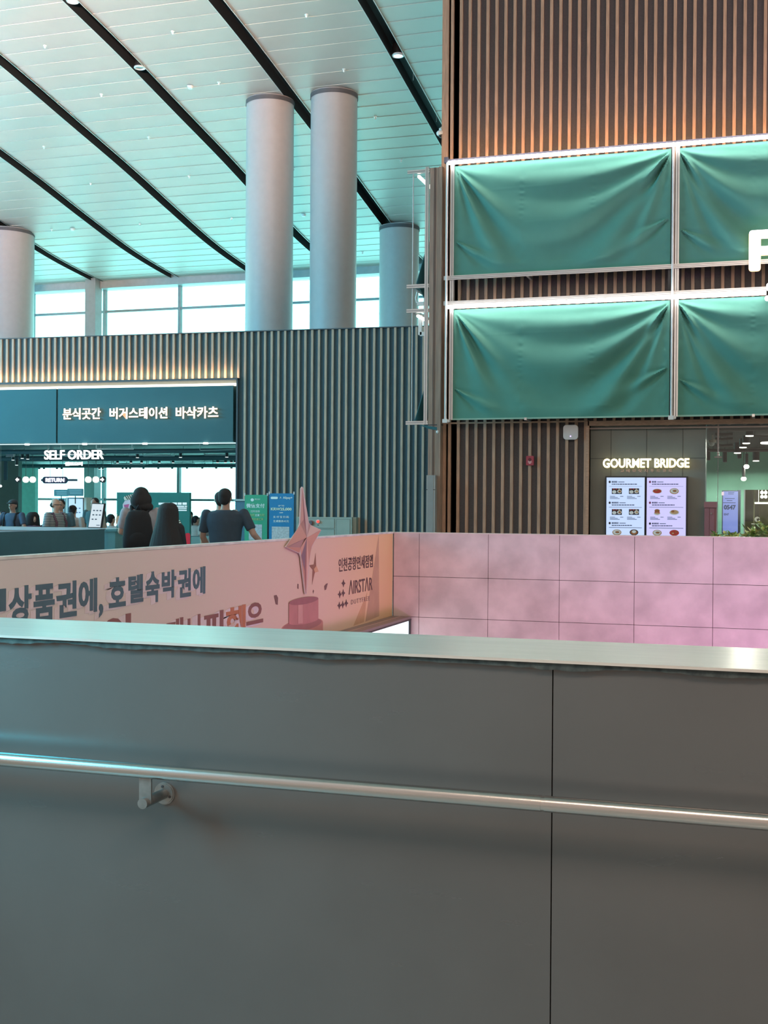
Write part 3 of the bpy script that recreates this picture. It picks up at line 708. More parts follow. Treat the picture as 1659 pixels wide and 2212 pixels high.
k = MB(); k.poly(P_, (0, 0.01, 0)); o = k.build('fabric_tail', MATS['dark_teal_fabric']); tag(o, 'small dark teal fabric tail drooping below the side frame', 'fabric')
k = MB(); q = onY(945.5, 933, YS-0.06); k.ell(q, 0.028, 0.028, 0.028); o = k.build('cable_end', M_WHITE, None, smooth=True); tag(o, 'little white cable end under the dark fabric tail', 'cable end')
def bracket_lamp(px, py, label):
    q = onY(px, py, YS+0.4); t = thing('bracket_lamp', label, 'lamp', tuple(q), 'small white bracket lamps on the side frame')
    k = MB(); k.tube([q+Vector((-0.03, 0, 0.18)), q+Vector((-0.06, 0, 0.05)), q+Vector((-0.05, 0, -0.02)), q+Vector((0.05, 0, -0.04))], 0.016, 8); k.build('arm', M_WHITE, t, smooth=True)
    k = MB(); k.box(q.x-0.03, q.x+0.09, q.y-0.04, q.y+0.04, q.z-0.08, q.z-0.02); k.box(q.x-0.08, q.x+0.0, q.y-0.03, q.y+0.03, q.z+0.18, q.z+0.23); k.build('housing', M_WHITE, t)
bracket_lamp(906, 650, 'small white bracket lamp between the two middle stub bars')
q = onY(908, 715, YS+.4); t = thing('bracket_lamp', 'small white bracket lamp below the second lit side tube', 'lamp', tuple(q), 'small white bracket lamps on the side frame')
k = MB(); k.box(q.x-0.03, q.x+0.03, q.y-.03, q.y+.03, q.z-0.07, q.z+0.2); k.box(q.x, q.x+.12, q.y-.03, q.y+.03, q.z-0.09, q.z-0.02); k.build('housing', M_WHITE, t)
k = MB(); k.cyl(q+Vector((0.02, 0, 0.2)), q+Vector((0.02, 0, 0.27)), .015); k.build('arm', M_WHITE, t)

# ---- dome camera at the wall corner
q = onY(951, 288, YR-0.02)
t = thing('dome_camera', 'white dome security camera on the top left wall corner', 'camera', tuple(q))
k = MB(); k.tube([(XC+0.0, YR+.05, q.z+0.12), (q.x, q.y, q.z+0.06)], 0.03, 8); k.build('mount', M_WHITE, t)
k = MB(); k.ell(q, 0.065, 0.065, 0.05); k.build('shell', M_WHITE, t, smooth=True)
k = MB(); k.ell(q-Vector((-0.01, 0, 0.03)), 0.045, 0.045, 0.045); k.build('lens_dome', M_BLACK, t, smooth=True)

# ---- things on the lower slatted wall
q = onY(1233.5, 934, YR-0.06); w = 0.118
t = thing('wifi_router', 'white rounded square wireless access point on the slatted wall', 'access point', tuple(q))
k = MB(); k.rbox(q.x-w, q.x+w, YR-0.11, YR-0.05, q.z-w, q.z+w, 0.05); k.build('body', mat('off_white', (0.62, 0.55, 0.53), 0.4), t)
k = MB(); k.cyl((q.x, YR-0.115, q.z-0.065), (q.x, YR-0.109, q.z-0.065), 0.010); k.build('status_light', glow('violet_led', (0.5, 0.35, 1.0), 3), t)
q = onY(1145.5, 995, YR-0.06)
t = thing('fire_alarm_box', 'small dark red fire alarm box on the slatted wall', 'alarm', tuple(q))
M_RED = mat('alarm_red', (0.32, 0.035, 0.055), 0.4)
k = MB(); k.rbox(q.x-.062, q.x+.062, YR-.10, YR-.05, q.z-.078, q.z+.075, 0.012); k.build('body', M_RED, t)
k = MB(); k.cyl((q.x, YR-.104, q.z+.015), (q.x, YR-.10, q.z+.015), .028); k.build('push_button', mat('deep_red', (0.12, 0.01, 0.02), 0.4), t)
k = MB(); k.box(q.x-.03, q.x+.028, YR-.103, YR-.10, q.z-.018, q.z-.006); k.poly([(q.x-.035, YR-.103, q.z-.032), (q.x+.038, YR-.103, q.z-.03), (q.x+.0, YR-.103, q.z-.052)], (0, .003, 0)); k.build('label_marks', mat('label_pink', (0.75, 0.5, 0.5), 0.5), t)
a_ = onY(925.5, 1027, YR-.2); b_ = onY(943.5, 1150, YR-.2)
t = thing('cable_duct', 'upright grey metal cable duct box beside the pilaster', 'duct', (a_.x, YR-.2, 0))
k = MB(); k.box(a_.x, b_.x, YR-.32, YR-.20, 0, a_.z); k.build('body', mat('duct_grey', (0.30, 0.31, 0.30), 0.45), t)
k = MB(); k.box(a_.x+.02, b_.x-.03, YR-.324, YR-.32, 0, a_.z-.005); k.build('cover', mat('duct_grey2', (0.25, 0.26, 0.255), 0.45), t)
k = MB(); zz = onY(930, 1058, YR-.2).z; k.box(a_.x, a_.x+.02, YR-.325, YR-.32, zz-.005, zz+.005); k.box(b_.x-.035, b_.x, YR-.325, YR-.32, zz-.005, zz+.005); k.build('clip', M_BLACK, t)
#NEXT2
# ================================================================== ENTRANCE SIGNS AND SCREENS
def E_(x, y): return onY(x, y, YE-0.01)
def erow(mb, s, x0, yb, x1, yt, depth, dy=0.0, bold=0.0, spacing=1.0, Y=None, mi=0):
    Y = YE if Y is None else Y
    a = onY(x0, yb, Y); b_ = onY(x1, yb, Y); tt = onY(x0, yt, Y)
    text(mb, s, (a.x, Y+dy, a.z), (b_.x, Y+dy, a.z), (a.x, Y+dy, tt.z), depth, bold=bold, spacing=spacing, mi=mi)
t = thing('court_sign', 'glowing white GOURMET BRIDGE letters on the grey green panel wall', 'sign', tuple(E_(1396, 1010)))
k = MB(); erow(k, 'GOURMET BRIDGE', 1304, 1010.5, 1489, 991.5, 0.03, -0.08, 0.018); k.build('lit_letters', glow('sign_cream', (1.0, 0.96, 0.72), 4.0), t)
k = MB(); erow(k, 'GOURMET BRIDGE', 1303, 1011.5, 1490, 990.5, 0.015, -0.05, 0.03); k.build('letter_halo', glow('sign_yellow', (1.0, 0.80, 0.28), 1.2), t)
k = MB(); erow(k, '고메브릿지푸드코트', 1340, 1020.5, 1452, 1013.5, 0.006, -0.006, 0.0, 1.9); k.build('small_lettering', mat('dull_pink', (0.62, 0.42, 0.38), 0.5), t)

M_INK = mat('ink_navy', (0.03, 0.05, 0.12), 0.6); M_INK2 = mat('ink_grey', (0.22, 0.26, 0.42), 0.6)
M_FOOD = [mat('tray_dark', (0.03, 0.02, 0.03), .6), mat('bowl_white', (0.85, 0.82, 0.80), .6), mat('food_red', (0.55, 0.05, 0.03), .6), mat('food_brown', (0.40, 0.15, 0.05), .6), mat('food_tan', (0.62, 0.38, 0.20), .6), mat('icon_maroon', (0.30, 0.05, 0.12), .6)]
YSc = YE-0.10
def S_(x, y, d=0.0): return onY(x, y, YSc+d)
def bar(mb, x0, x1, y0, y1, Y, mi=0):
    a = onY(x0, y1, Y); b_ = onY(x1, y0, Y); mb.box(a.x, b_.x, Y-0.001, Y, a.z, b_.z, mi)
def disc(mb, px, py, rx, ry, Y, mi=0, n=18):
    c = onY(px, py, Y); sx = (onY(px+1, py, Y)-c).x; sz = (c-onY(px, py+1, Y)).z
    mb.poly([(c.x+rx*sx*math.cos(2*PI*i/n), Y, c.z+ry*sz*math.sin(2*PI*i/n)) for i in range(n)], (0, -0.001, 0), mi)
def screen(x0, x1, y0, label, scol, sname, blocks, kinds, big):
    t = thing('menu_screen', label, 'screen', tuple(S_((x0+x1)/2, 1158)), 'tall menu screens by the entrance')
    a = S_(x0, y0); c = S_(x1, 1175)
    k = MB(); k.box(a.x-0.022, c.x+0.022, YSc, YE-0.004, 0.95, a.z+0.022); k.build('bezel', M_BLACK, t)
    k = MB(); k.box(a.x, c.x, YSc-0.002, YSc, 0.98, a.z); k.build('display', glow(sname, scol, 1.0), t)
    Yk = YSc-0.004; k = MB(); g = MB(); p = MB()
    rnd = random.Random(len(label))
    for bi, yb in enumerate(blocks):
        k = MB(); g = MB()
        p = MB(); disc(p, x0+6.5, yb+10, 2.3, 2.6, Yk, 5 if big and bi < 2 else 0); p.build('round_badge', M_FOOD, t)
        x = x0+11
        for w_ in (3, 2.6, 2.8, 2.4, 2.2)[: 3+bi % 3+ (1 if not big else 0)]:
            bar(k, x, x+w_-0.4, yb+8.2, yb+11.6, Yk); x += w_+0.4
        bar(g, x+1.5, x+15, yb+9.3, yb+10.9, Yk)
        x = x0+11
        while x < x0+64-5*bi: w_ = rnd.uniform(2.5, 6); bar(k, x, x+w_, yb+14, yb+15.8, Yk); x += w_+0.7
        bar(g, x0+5, x1-5, yb+19.6, yb+20.0, Yk)
        for ci, cx in enumerate((x0+22, x0+59)):
            kd = kinds[bi*2+ci]; cy = yb+30; dsh = p = MB()
            if kd == 'tray':
                c0 = onY(cx, cy, Yk); bar(p, cx-11, cx+11, cy-6, cy+6, Yk, 0); disc(p, cx-5.5, cy+1.5, 4.5, 3.6, Yk-.002, 1); disc(p, cx+5.5, cy+0.5, 4.8, 4, Yk-.002, 1); disc(p, cx+6, cy+0.5, 3, 2.2, Yk-.004, 4 if ci else 3)
                for q in (-7, -1, 5): disc(p, cx+q, cy-4.6, 1.8, 1.2, Yk-.003, 2 if q < 0 else 4)
            elif kd == 'bowl': disc(p, cx, cy, 10, 6.5, Yk, 4); disc(p, cx, cy-0.5, 8, 4.8, Yk-.002, 1); disc(p, cx+1, cy-.5, 4.5, 2.2, Yk-.004, 3)
            elif kd == 'dark': disc(p, cx, cy, 9.5, 6.5, Yk, 0); disc(p, cx, cy, 7.5, 5, Yk-.002, 3); disc(p, cx, cy-1.5, 4.5, 3.2, Yk-.004, 1)
            elif kd == 'red': disc(p, cx, cy, 10.5, 5.5, Yk, 1); disc(p, cx, cy, 9, 4.4, Yk-.002, 2); disc(p, cx-2, cy-2, 3, 2, Yk-.004, 3)
            elif kd == 'full': disc(p, cx, cy, 10.5, 6.5, Yk, 2); disc(p, cx-3, cy+1, 2.4, 1.4, Yk-.003, 4); disc(p, cx+4, cy-2, 2, 1.4, Yk-.003, 3)
            elif kd == 'burger': disc(p, cx, cy+3, 7, 4, Yk, 1); bar(p, cx-5.5, cx+5.5, cy-1, cy+2, Yk-.002, 2); disc(p, cx, cy-3, 5.8, 3.2, Yk-.004, 3); disc(p, cx, cy+2.6, 5, 1.8, Yk-.004, 4)
            elif kd == 'fry': disc(p, cx, cy+1, 10.5, 5.5, Yk, 1); disc(p, cx, cy, 8.5, 4.5, Yk-.002, 4); disc(p, cx-3, cy-1.5, 3.2, 2.6, Yk-.004, 3)
            p.build('dish_picture', M_FOOD, t)
            if bi < 2:
                for r_, (wa) in enumerate((11, 17, 21)): bar(g, cx-15, cx-15+wa, yb+40.5+r_*2.5, yb+41.6+r_*2.5, Yk)
                bar(g, cx+7, cx+14, yb+40.5, yb+41.8, Yk)
        k.build('menu_heading', M_INK, t); g.build('menu_text', M_INK2, t)
screen(1310.5, 1391.5, 1031.5, 'left menu screen with pale blue background and six dishes', (0.54, 0.68, 0.98), 'screen_blue', (1031, 1076, 1120), ('tray', 'tray', 'tray', 'tray', 'bowl', 'dark'), False)
screen(1397.5, 1481.0, 1032.0, 'right menu screen with pale lilac background and red dishes', (0.60, 0.57, 0.98), 'screen_lilac', (1031, 1076, 1121), ('red', 'bowl', 'burger', 'fry', 'bowl', 'full'), True)

# order number display
YO = 28.5
a = onY(1561, 1150, YO); c = onY(1594.5, 1061.5, YO)
t = thing('order_display', 'tall order display showing 0547 inside the food court', 'display', ((a.x+c.x)/2, YO, 0))
k = MB(); k.box(a.x-.02, c.x+.02, YO, YO+.07, a.z-.03, c.z+.02); k.box(c.x-.02, c.x+.055, YO+.04, YO+.10, a.z-.03, c.z+.03); k.build('bezel', mat('bezel_navy', (0.04, 0.05, 0.09), .5), t)
k = MB(); k.box(a.x, c.x, YO-.003, YO, a.z, c.z); k.build('display', glow('display_blue', (0.20, 0.27, 0.78), 0.9), t)
k = MB(); k.box((a.x+c.x)/2-.12, (a.x+c.x)/2+.12, YO-.1, YO+.2, 0, .03); k.box((a.x+c.x)/2-.05, (a.x+c.x)/2+.05, YO+.01, YO+.06, .03, a.z); k.build('stand', M_BLACK, t)
k = MB(); erow(k, '0547', 1563.5, 1101, 1589.5, 1090.5, .002, -.004, 0.05, Y=YO); erow(k, '0547', 1563.5, 1113.5, 1574.5, 1108.5, .002, -.004, 0.03, Y=YO)
for x0, x1, y in ((1566, 1587, 1077), (1570, 1582, 1081.5), (1562, 1589, 1086), (1573, 1586, 1064), (1573, 1585, 1067)): bar(k, x0, x1, y-0.6, y+0.6, YO-.004)
k.build('digits', M_INK, t)
k = MB(); bar(k, 1558.5, 1564, 1062.5, 1070, YO-.006); k.build('logo_patch', mat('patch_mauve', (0.5, 0.38, 0.5), .5), t)

# maroon cabinet behind the parapet
YC = 19.2
a = onY(1521, 1157, YC); c = onY(1548, 1084, YC)
t = thing('maroon_cabinet', 'tall maroon two door cabinet beside the panel wall', 'cabinet', ((a.x+c.x)/2, YC, 0))
M_MR = mat('maroon_paint', (0.24, 0.10, 0.12), .5)
k = MB(); k.box(a.x, c.x, YC, YC+.2, 0, c.z-.09); k.build('body', M_MR, t)
k = MB(); k.box(a.x-.005, c.x+.005, YC-.02, YC+.2, c.z-.09, c.z); k.build('top', mat('maroon_top', (0.27, 0.115, 0.13), .45), t)
mid = a.x+(c.x-a.x)*0.42
for x0, x1 in ((a.x+.008, mid-.003), (mid+.003, c.x-.03)):
    k = MB(); k.box(x0, x1, YC-.012, YC-.001, .05, c.z-.10); d_ = k.build('door', M_MR, t)
k = MB(); k.cyl((mid+.03, YC-.012, c.z-.18), (mid+.03, YC-.03, c.z-.18), .012); k.build('knob', M_STEEL2, d_)

# pendant and spot lamps of the food court
def spot(px, py, Y, label, big=False, dark=False, pend=False):
    q = onY(px, py, Y); t = thing('ceiling_spotlight', label, 'lamp', tuple(q), 'black cylinder spotlights in the food court')
    zc_ = 2.96; r = 0.075 if big else 0.05
    if pend: r = .035
    k = MB(); k.cyl((q.x, q.y, q.z+.01), (q.x, q.y, min(q.z+.26, zc_)), r, n=14); k.build('housing', M_BLACK, t)
    if q.z+.27 < zc_:
        k = MB(); k.cyl((q.x, q.y, q.z+.26), (q.x, q.y, zc_), .008, n=6); k.build('drop_rod', M_BLACK, t)
    k = MB()
    if pend: k.ell((q.x, q.y, q.z-.03), .06, .06, .05)
    else: k.cyl((q.x, q.y, q.z-.006), (q.x, q.y, q.z+.012), r*.92, n=14)
    if not dark:
        pl_ = bpy.data.lights.new('spot_bulb', 'SPOT'); pl_.spot_size = 3.1; pl_.spot_blend = .1; pl_.energy = 58; pl_.shadow_soft_size = .04; pl_.color = (1, .93, .82)
        po_ = bpy.data.objects.new('spot_bulb', pl_); COL.objects.link(po_); po_.location = (q.x, q.y, q.z-.12)
    k.build('lens', glow('lamp_warm', (1, .92, .8), 6.0) if not dark else mat('lens_off', (.1, .1, .1), .3), t)
lab = 'short black cylinder spotlight with lit lens under the dark food court ceiling'
for px, py, Y in ((1619, 942, 23), (1612, 958, 24.5), (1605, 967, 25.5), (1593, 979, 27), (1633, 996, 29)): spot(px, py, Y, lab, True)
lab = 'black cylinder spotlight seen unlit against the sea green wall'
for px, py, Y in ((1529.5, 994, 29), (1565.5, 998, 29), (1597, 990, 29)): spot(px, py, Y, lab, False, True)
spot(1612.5, 1005, 28, 'pendant lamp with bright round bulb, upper of two', pend=True)
spot(1606.5, 1031.5, 29, 'pendant lamp with bright round bulb, lower of two', pend=True)
q = onY(1648, 957, 24.5); t = thing('ring_lamp', 'glowing ring shaped ceiling lamp at the right picture edge', 'lamp', tuple(q))
k = MB(); k.tube([(q.x+.19+.22*math.cos(a_*PI/16), q.y+.22*math.sin(a_*PI/16), q.z) for a_ in range(33)], .018, 8); k.build('lit_ring', glow('ring_white', (1, .9, .78), 3.0), t, smooth=True)
k = MB(); k.cyl((q.x+.19, q.y, q.z+.01), (q.x+.19, q.y, 2.96), .05, n=12); k.box(q.x, q.x+.38, q.y-.01, q.y+.01, q.z+.005, q.z+.02); k.build('mount', M_BLACK, t)
q = onY(1536, 958, 24); t = thing('dome_camera', 'white dome camera under the dark food court ceiling', 'camera', tuple(q))
k = MB(); k.cyl((q.x+.02, q.y, q.z+.02), (q.x+.02, q.y, q.z+.07), .08, n=18); k.cyl((q.x+.02, q.y, q.z+.07), (q.x+.02, q.y, 2.96), .02, n=8); k.build('base', mat('beige_plastic', (.6, .52, .45), .4), t)
k = MB(); k.ell((q.x+.01, q.y, q.z), .055, .055, .055); k.build('dome', M_WHITE, t, smooth=True)
# cable trays and ducts
for i, (px0, px1, py, Y, r) in enumerate(((1545, 1583, 938, 23, .03), (1545, 1583, 948, 24, .025), (1545, 1583, 962, 25.5, .03), (1618, 1700, 941, 23.2, .012), (1609, 1652, 967, 25.6, .012), (1530, 1700, 973, 27, .03), (1530, 1700, 925, 22, .05))):
    a = onY(px0, py, Y); c = onY(px1, py, Y); k = MB(); k.tube([(a.x, Y, a.z), (a.x*.6+c.x*.4, Y, a.z-.012), (c.x, Y, a.z)], r, 8)
    k.cyl((a.x+.1, Y, a.z), (a.x+.1, Y, 2.97), .006, n=6); k.cyl((c.x-.1, Y, a.z), (c.x-.1, Y, 2.97), .006, n=6)
    tag(k.build('ceiling_pipe', mat('pipe_dim', (.085, .08, .078), .5)), 'dim pipe run hung under the black food court ceiling', 'pipe', 'pipes under the food court ceiling')
# kitchen window glimpses
k = MB(); a = onY(1628, 1060, 33); c = onY(1634, 1140, 33); k.box(a.x, c.x-.05, 33, 33.1, 0, 2.7); struct(k.build('trim_5', mat('pale_post', (.55, .42, .26), .5)))
k = MB(); a = onY(1640, 1058, 34.5); c = onY(1643, 1086, 34.5); k.box(a.x-1.1, a.x, 34.5, 34.6, 1.2, 2.7) ; tag(k.build('dark_screen', mat('tv_brown', (.06, .045, .035), .5)), 'dark panel hanging in the kitchen window', 'panel')
for px, py in ((1646, 1064), (1654, 1064), (1646, 1073), (1654, 1073)):
    q = onY(px, py, 34); k = MB(); k.ell(q, .045, .045, .045); k.cyl((q.x, q.y, q.z+.03), (q.x, q.y, 2.71), .004, n=6)
    tag(k.build('kitchen_bulb', MATS['lamp_warm'], None, smooth=True), 'small round bulb glowing in the kitchen window', 'lamp', 'four bulbs in the kitchen window')
a = onY(1630, 1086.5, 33.2); c = onY(1670, 1086.5, 33.2); k = MB(); k.box(a.x, c.x, 33.2, 33.3, a.z-.02, a.z+.02); k.cyl((a.x+.1, 33.25, a.z), (a.x+.1, 33.25, 2.71), .004, n=6)
tag(k.build('linear_lamp', MATS['lamp_warm']), 'glowing white strip lamp in the kitchen window', 'lamp')
pl_ = bpy.data.lights.new('kitchen_bulb_light', 'POINT'); pl_.energy = 45; pl_.shadow_soft_size = .05; pl_.color = (1, .85, .6)
po_ = bpy.data.objects.new('kitchen_bulb_light', pl_); COL.objects.link(po_); po_.location = (c.x+.3, 33.4, 2.2)
f = MB(); f.box(xm1, xm1+.03, YM+.02, YM+.08, 0, zm); fo = f.build('window_20', M_MULL); struct(fo)
g = MB(); g.box(xm1+.03, 4.9, YM+.02, YM+.03, 0, zm); g.build('glass_pane', MATS['door_glass'], fo)
# round logo on the glass
q = onY(1636, 1122, YM+0.01); k = MB(); k.tube([(q.x+.055*math.cos(i*PI/10+.4), q.y, q.z+.055*math.sin(i*PI/10+.4)) for i in range(19)], .011, 6); k.tube([(q.x+.03*math.cos(i*PI/8+1), q.y, q.z+.03*math.sin(i*PI/8+1)) for i in range(10)], .009, 6)
k.box(q.x-.14, q.x+.14, q.y-.003, q.y+.003, q.z-.12, q.z-.10)
tag(k.build('glass_logo', mat('logo_white', (.7, .7, .65), .5)), 'round white curl logo on the dark kitchen glass', 'logo')

# planter behind the pink parapet
YPl = 15.95
a = onY(1551, 1160, YPl)
t = thing('potted_shrubs', 'row of yellow green leafy plants in a trough behind the pink parapet', 'plant', (a.x+1, YPl, 0))
k = MB(); k.box(a.x, a.x+2.4, YPl-.17, YPl+.17, 0, 1.13); k.box(a.x+.02, a.x+2.38, YPl-.15, YPl+.15, 1.13, 1.135); k.build('trough', mat('trough_brown', (.12, .08, .06), .6), t)
rnd = random.Random(4)
LM = [mat('leaf_yellow', (.62, .58, .18), .5), mat('leaf_green', (.26, .38, .10), .5), mat('leaf_pale', (.66, .68, .38), .5), mat('leaf_dark', (.06, .12, .04), .5)]
def leaf(mb, p, d, l, w, mi):
    d = d.normalized(); s = d.cross(Vector((0, 0, 1))); s = (s if s.length > .01 else Vector((1, 0, 0))).normalized()
    up = s.cross(d)
    mb.add([p, p+d*l*.45+s*w+up*.006, p+d*l, p+d*l*.45-s*w+up*.006, p+d*l*.45-up*.006], [(0, 1, 4), (1, 2, 4), (2, 3, 4), (3, 0, 4)], mi)
for i in range(13):
    cx = a.x+.08+i*.175+rnd.uniform(-.05, .05); hgt = [.10, .09, .16, .25, .30, .24, .20, .30, .25, .26, .28, .28, .22][i]
    k = MB(); st_ = MB()
    for s_ in range(7):
        top = Vector((cx+rnd.uniform(-.13, .13), YPl+rnd.uniform(-.1, .1), 1.15+hgt*rnd.uniform(.5, 1.05))); base = Vector((cx, YPl, 1.12))
        st_.tube([base, (base+top)/2+Vector((rnd.uniform(-.02, .02), 0, .02)), top], .003, 5)
        for j in range(8):
            p = base.lerp(top, rnd.uniform(.35, 1)); dd = Vector((rnd.uniform(-1, 1), rnd.uniform(-1, 1), rnd.uniform(-.3, .8)))
            leaf(k, p, dd, rnd.uniform(.06, .11), rnd.uniform(.014, .026), rnd.choice((0, 0, 1, 1, 2, 3)))
    st = st_.build('stem', LM[1], t); k.build('leaves', LM, st)

# ================================================================== FOOD HALL FRONT (left)
# fascia sign
def TLs(u, w, z): return TL(Vector((u, w, z)))
zf0, zf1 = onL(300, 956, .02).z, onL(300, 837, .02).z
us = uL(125, 900, .02); ue = uL(505, 900, .02)
M_FAS = mat('fascia_green', (0.035, 0.115, 0.125), 0.5, var=0.04, scale=2)
fs_ = thing('fascia_sign', 'dark teal fascia board with glowing white Korean shop names', 'sign', tuple(TLs(ue-3, 0, zf0)))
k = MB(TL); k.box(-24, us-.02, -.25, .06, zf0, zf1); k.build('fascia_board', M_FAS, fs_)
k = MB(TL); k.box(us+.02, ue, -.25, .06, zf0, zf1); k.build('fascia_board', M_FAS, fs_)
k = MB(TL); k.box(us-.02, us+.02, -.25, .02, zf0, zf1); k.box(ue, UO, -.27, -.1, 0, zf1, 0); k.box(-24, UO, -.28, -.25, zf1, ZO, 1); k.build('recess_back', [mat('recess_dark', (.04, .10, .12), .6), mat('recess_pale', (.45, .46, .42), .6)], fs_)
def lrow(mb, s, x0, yb, x1, yt, depth, w, bold=0.0, spacing=1.0, mi=0):
    f = lambda x, y: onL(x, y, w)
    a = f(x0, yb); b_ = f(x1, yb); tt = f(x0, yt)
    b_.z = a.z
    text(mb, s, a, b_, (a.x, a.y, tt.z), depth, bold=bold, spacing=spacing, mi=mi)
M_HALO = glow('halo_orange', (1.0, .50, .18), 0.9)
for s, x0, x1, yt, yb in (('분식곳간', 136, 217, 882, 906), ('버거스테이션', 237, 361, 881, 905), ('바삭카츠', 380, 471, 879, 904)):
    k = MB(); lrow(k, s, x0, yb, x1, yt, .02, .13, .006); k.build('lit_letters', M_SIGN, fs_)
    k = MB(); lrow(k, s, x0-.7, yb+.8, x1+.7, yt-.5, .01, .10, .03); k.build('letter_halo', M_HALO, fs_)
k = MB(TL)
k.box(-24, UO-.02, -.2, .04, zf1+.02, zf1+.055); fs2 = k.build('light_strip', glow('strip_cream', (1.0, .88, .70), 2.6), fs_)
k = MB(TL); k.box(UO-.035, UO-.01, -.2, -.17, 0.2, zf1); k.build('side_strip', glow('strip_dim', (.7, .9, .9), .5), fs_)
c0 = TLs((-12+UO)/2, .16, ZO+.02)
area('fascia_top_spill', tuple(TLs((-20+UO)/2, .14, ZO+.03)), tuple(TLs((-20+UO)/2, .03, ZO+.35)), 20+UO, .05, 95, (1.0, .56, .28))
k = MB(TL); k.box(-24, UO-.03, -.05, .05, zf0-.03, zf0-.015); tag(k.build('soffit_strip', glow('soffit_cool', (.75, .95, 1.0), 1.1)), 'thin bright strip under the teal fascia board', 'lamp')
for px in (63, 187, 317, 448):
    q = onL(px, 956.5, .0); q.z = zf0-.012
    t = thing('soffit_downlight', 'small round downlight under the teal fascia board', 'lamp', tuple(q), 'downlights under the fascia')
    k = MB(); k.cyl((q.x, q.y-.08, q.z-.035), (q.x, q.y-.08, q.z), .055, n=14); k.build('lens', MATS['sign_white'], t)

# ================================================================== FOOD HALL INTERIOR
def hung_light(px, py, Y, tilt=0):
    q = onY(px, py, Y); return q
proto = None
lights = []
for px, py in ((244, 1003), (265, 1006), (273, 1001), (281, 1006), (310, 1004), (342, 1006), (372, 1005), (404, 1007), (437, 1005), (467, 1007), (500, 1005), (85, 1004), (95, 1003), (123, 1004), (133, 1005), (215, 1004), (222, 1006)): lights.append((px, py, 40.5, 0))
for px, py in ((283, 985), (306, 993), (344, 990), (374, 987), (254, 987), (470, 988), (487, 984), (500, 989), (508, 993)): lights.append((px, py, 34.5, 1))
for px, py in ((48, 983), (60, 992), (36, 1005), (28, 994), (297, 980), (390, 979), (490, 978)): lights.append((px, py, 30.5, 1))
for i, (px, py, Y, lit) in enumerate(lights):
    q = onY(px, py, Y)
    if proto is None:
        t = thing('track_light', 'small hanging track light under the food hall ceiling', 'lamp', tuple(q), 'track lights under the food hall ceiling')
        k = MB(); k.cyl((q.x, q.y, q.z+.008), (q.x, q.y, q.z+.20), .045, n=12); k.build('housing', mat('lamp_teal_black', (.03, .06, .07), .5), t)
        k = MB(); k.cyl((q.x, q.y, q.z+.20), (q.x, q.y, q.z+.40), .01, n=6); k.build('drop_rod', MATS['lamp_teal_black'], t)
        k = MB(); k.cyl((q.x, q.y, q.z-.004), (q.x, q.y, q.z+.012), .042, n=12); k.build('lens', glow('lens_soft', (.85, 1, 1), 1.6), t)
        proto = t; z0p = q.z
    else:
        c = copy_tree(proto); c.location = (q.x, q.y, min(q.z, 2.86) )
# conduits
M_COND = mat('pale_conduit', (.62, .82, .82), .4); M_COND2 = mat('teal_duct', (.07, .17, .20), .5)
rnd = random.Random(12)
for i in range(44):
    Y = rnd.choice((27, 29, 31, 33, 35, 37, 39.5)); z = 2.99-rnd.uniform(.0, .10)
    px0 = rnd.uniform(20, 470); ln = rnd.uniform(30, 110)
    a = onY(px0, 960, Y).x; c = onY(min(px0+ln, 512), 960, Y).x
    k = MB(); r = rnd.choice((.010, .012, .012, .02))
    k.tube([(a, Y, 3.04), (a, Y, z), (a+.02, Y, z-.01), (c-.02, Y+rnd.uniform(-.4, .4), z-.01), (c, Y, z), (c, Y, 3.04)], r, 6)
    tag(k.build('conduit', M_COND if i % 3 else M_COND2), 'thin conduit run fixed under the food hall ceiling', 'pipe', 'conduits under the food hall ceiling')
for i, (Y, z, r) in enumerate(((28, 2.93, .06), (32, 2.92, .08), (38, 2.9, .07))):
    a = onY(-60, 960, Y).x; c = onY(514, 960, Y).x; k = MB(); k.cyl((a, Y, z), (c, Y+.2, z), r, n=12)
    for q in (0.2, .5, .8): k.cyl((a+(c-a)*q, Y+.1, z), (a+(c-a)*q, Y+.1, 3.049), .006, n=6)
    tag(k.build('air_duct', M_COND2, None, smooth=True), 'long round teal duct under the food hall ceiling', 'duct', 'long ducts under the food hall ceiling')
q = onY(21, 976, 29); t = thing('ceiling_access_point', 'square grey box hanging under the food hall ceiling at far left', 'access point', tuple(q))
k = MB(); k.box(q.x-.12, q.x+.12, 29, 29.05, q.z-.13, q.z+.13); k.build('face', mat('box_grey', (.30, .33, .36), .5), t)
k = MB(); k.box(q.x-.13, q.x+.14, 28.99, 29.04, q.z-.14, q.z-.13); k.box(q.x+.12, q.x+.14, 28.99, 29.04, q.z-.13, q.z+.13); k.cyl((q.x, 29.02, q.z+.1), (q.x, 29.02, 3.049), .01); k.build('rim', M_WHITE, t)
q = onY(113, 968, 28.5); t = thing('dome_camera', 'small pale dome camera above the SELF ORDER letters', 'camera', tuple(q))
k = MB(); k.cyl((q.x, q.y, q.z), (q.x, q.y, 3.049), .06, n=12); k.build('base', M_WHITE, t)
k = MB(); k.ell((q.x, q.y, q.z-.01), .045, .045, .045); k.build('dome', mat('pale_dome', (.6, .7, .7), .3), t)

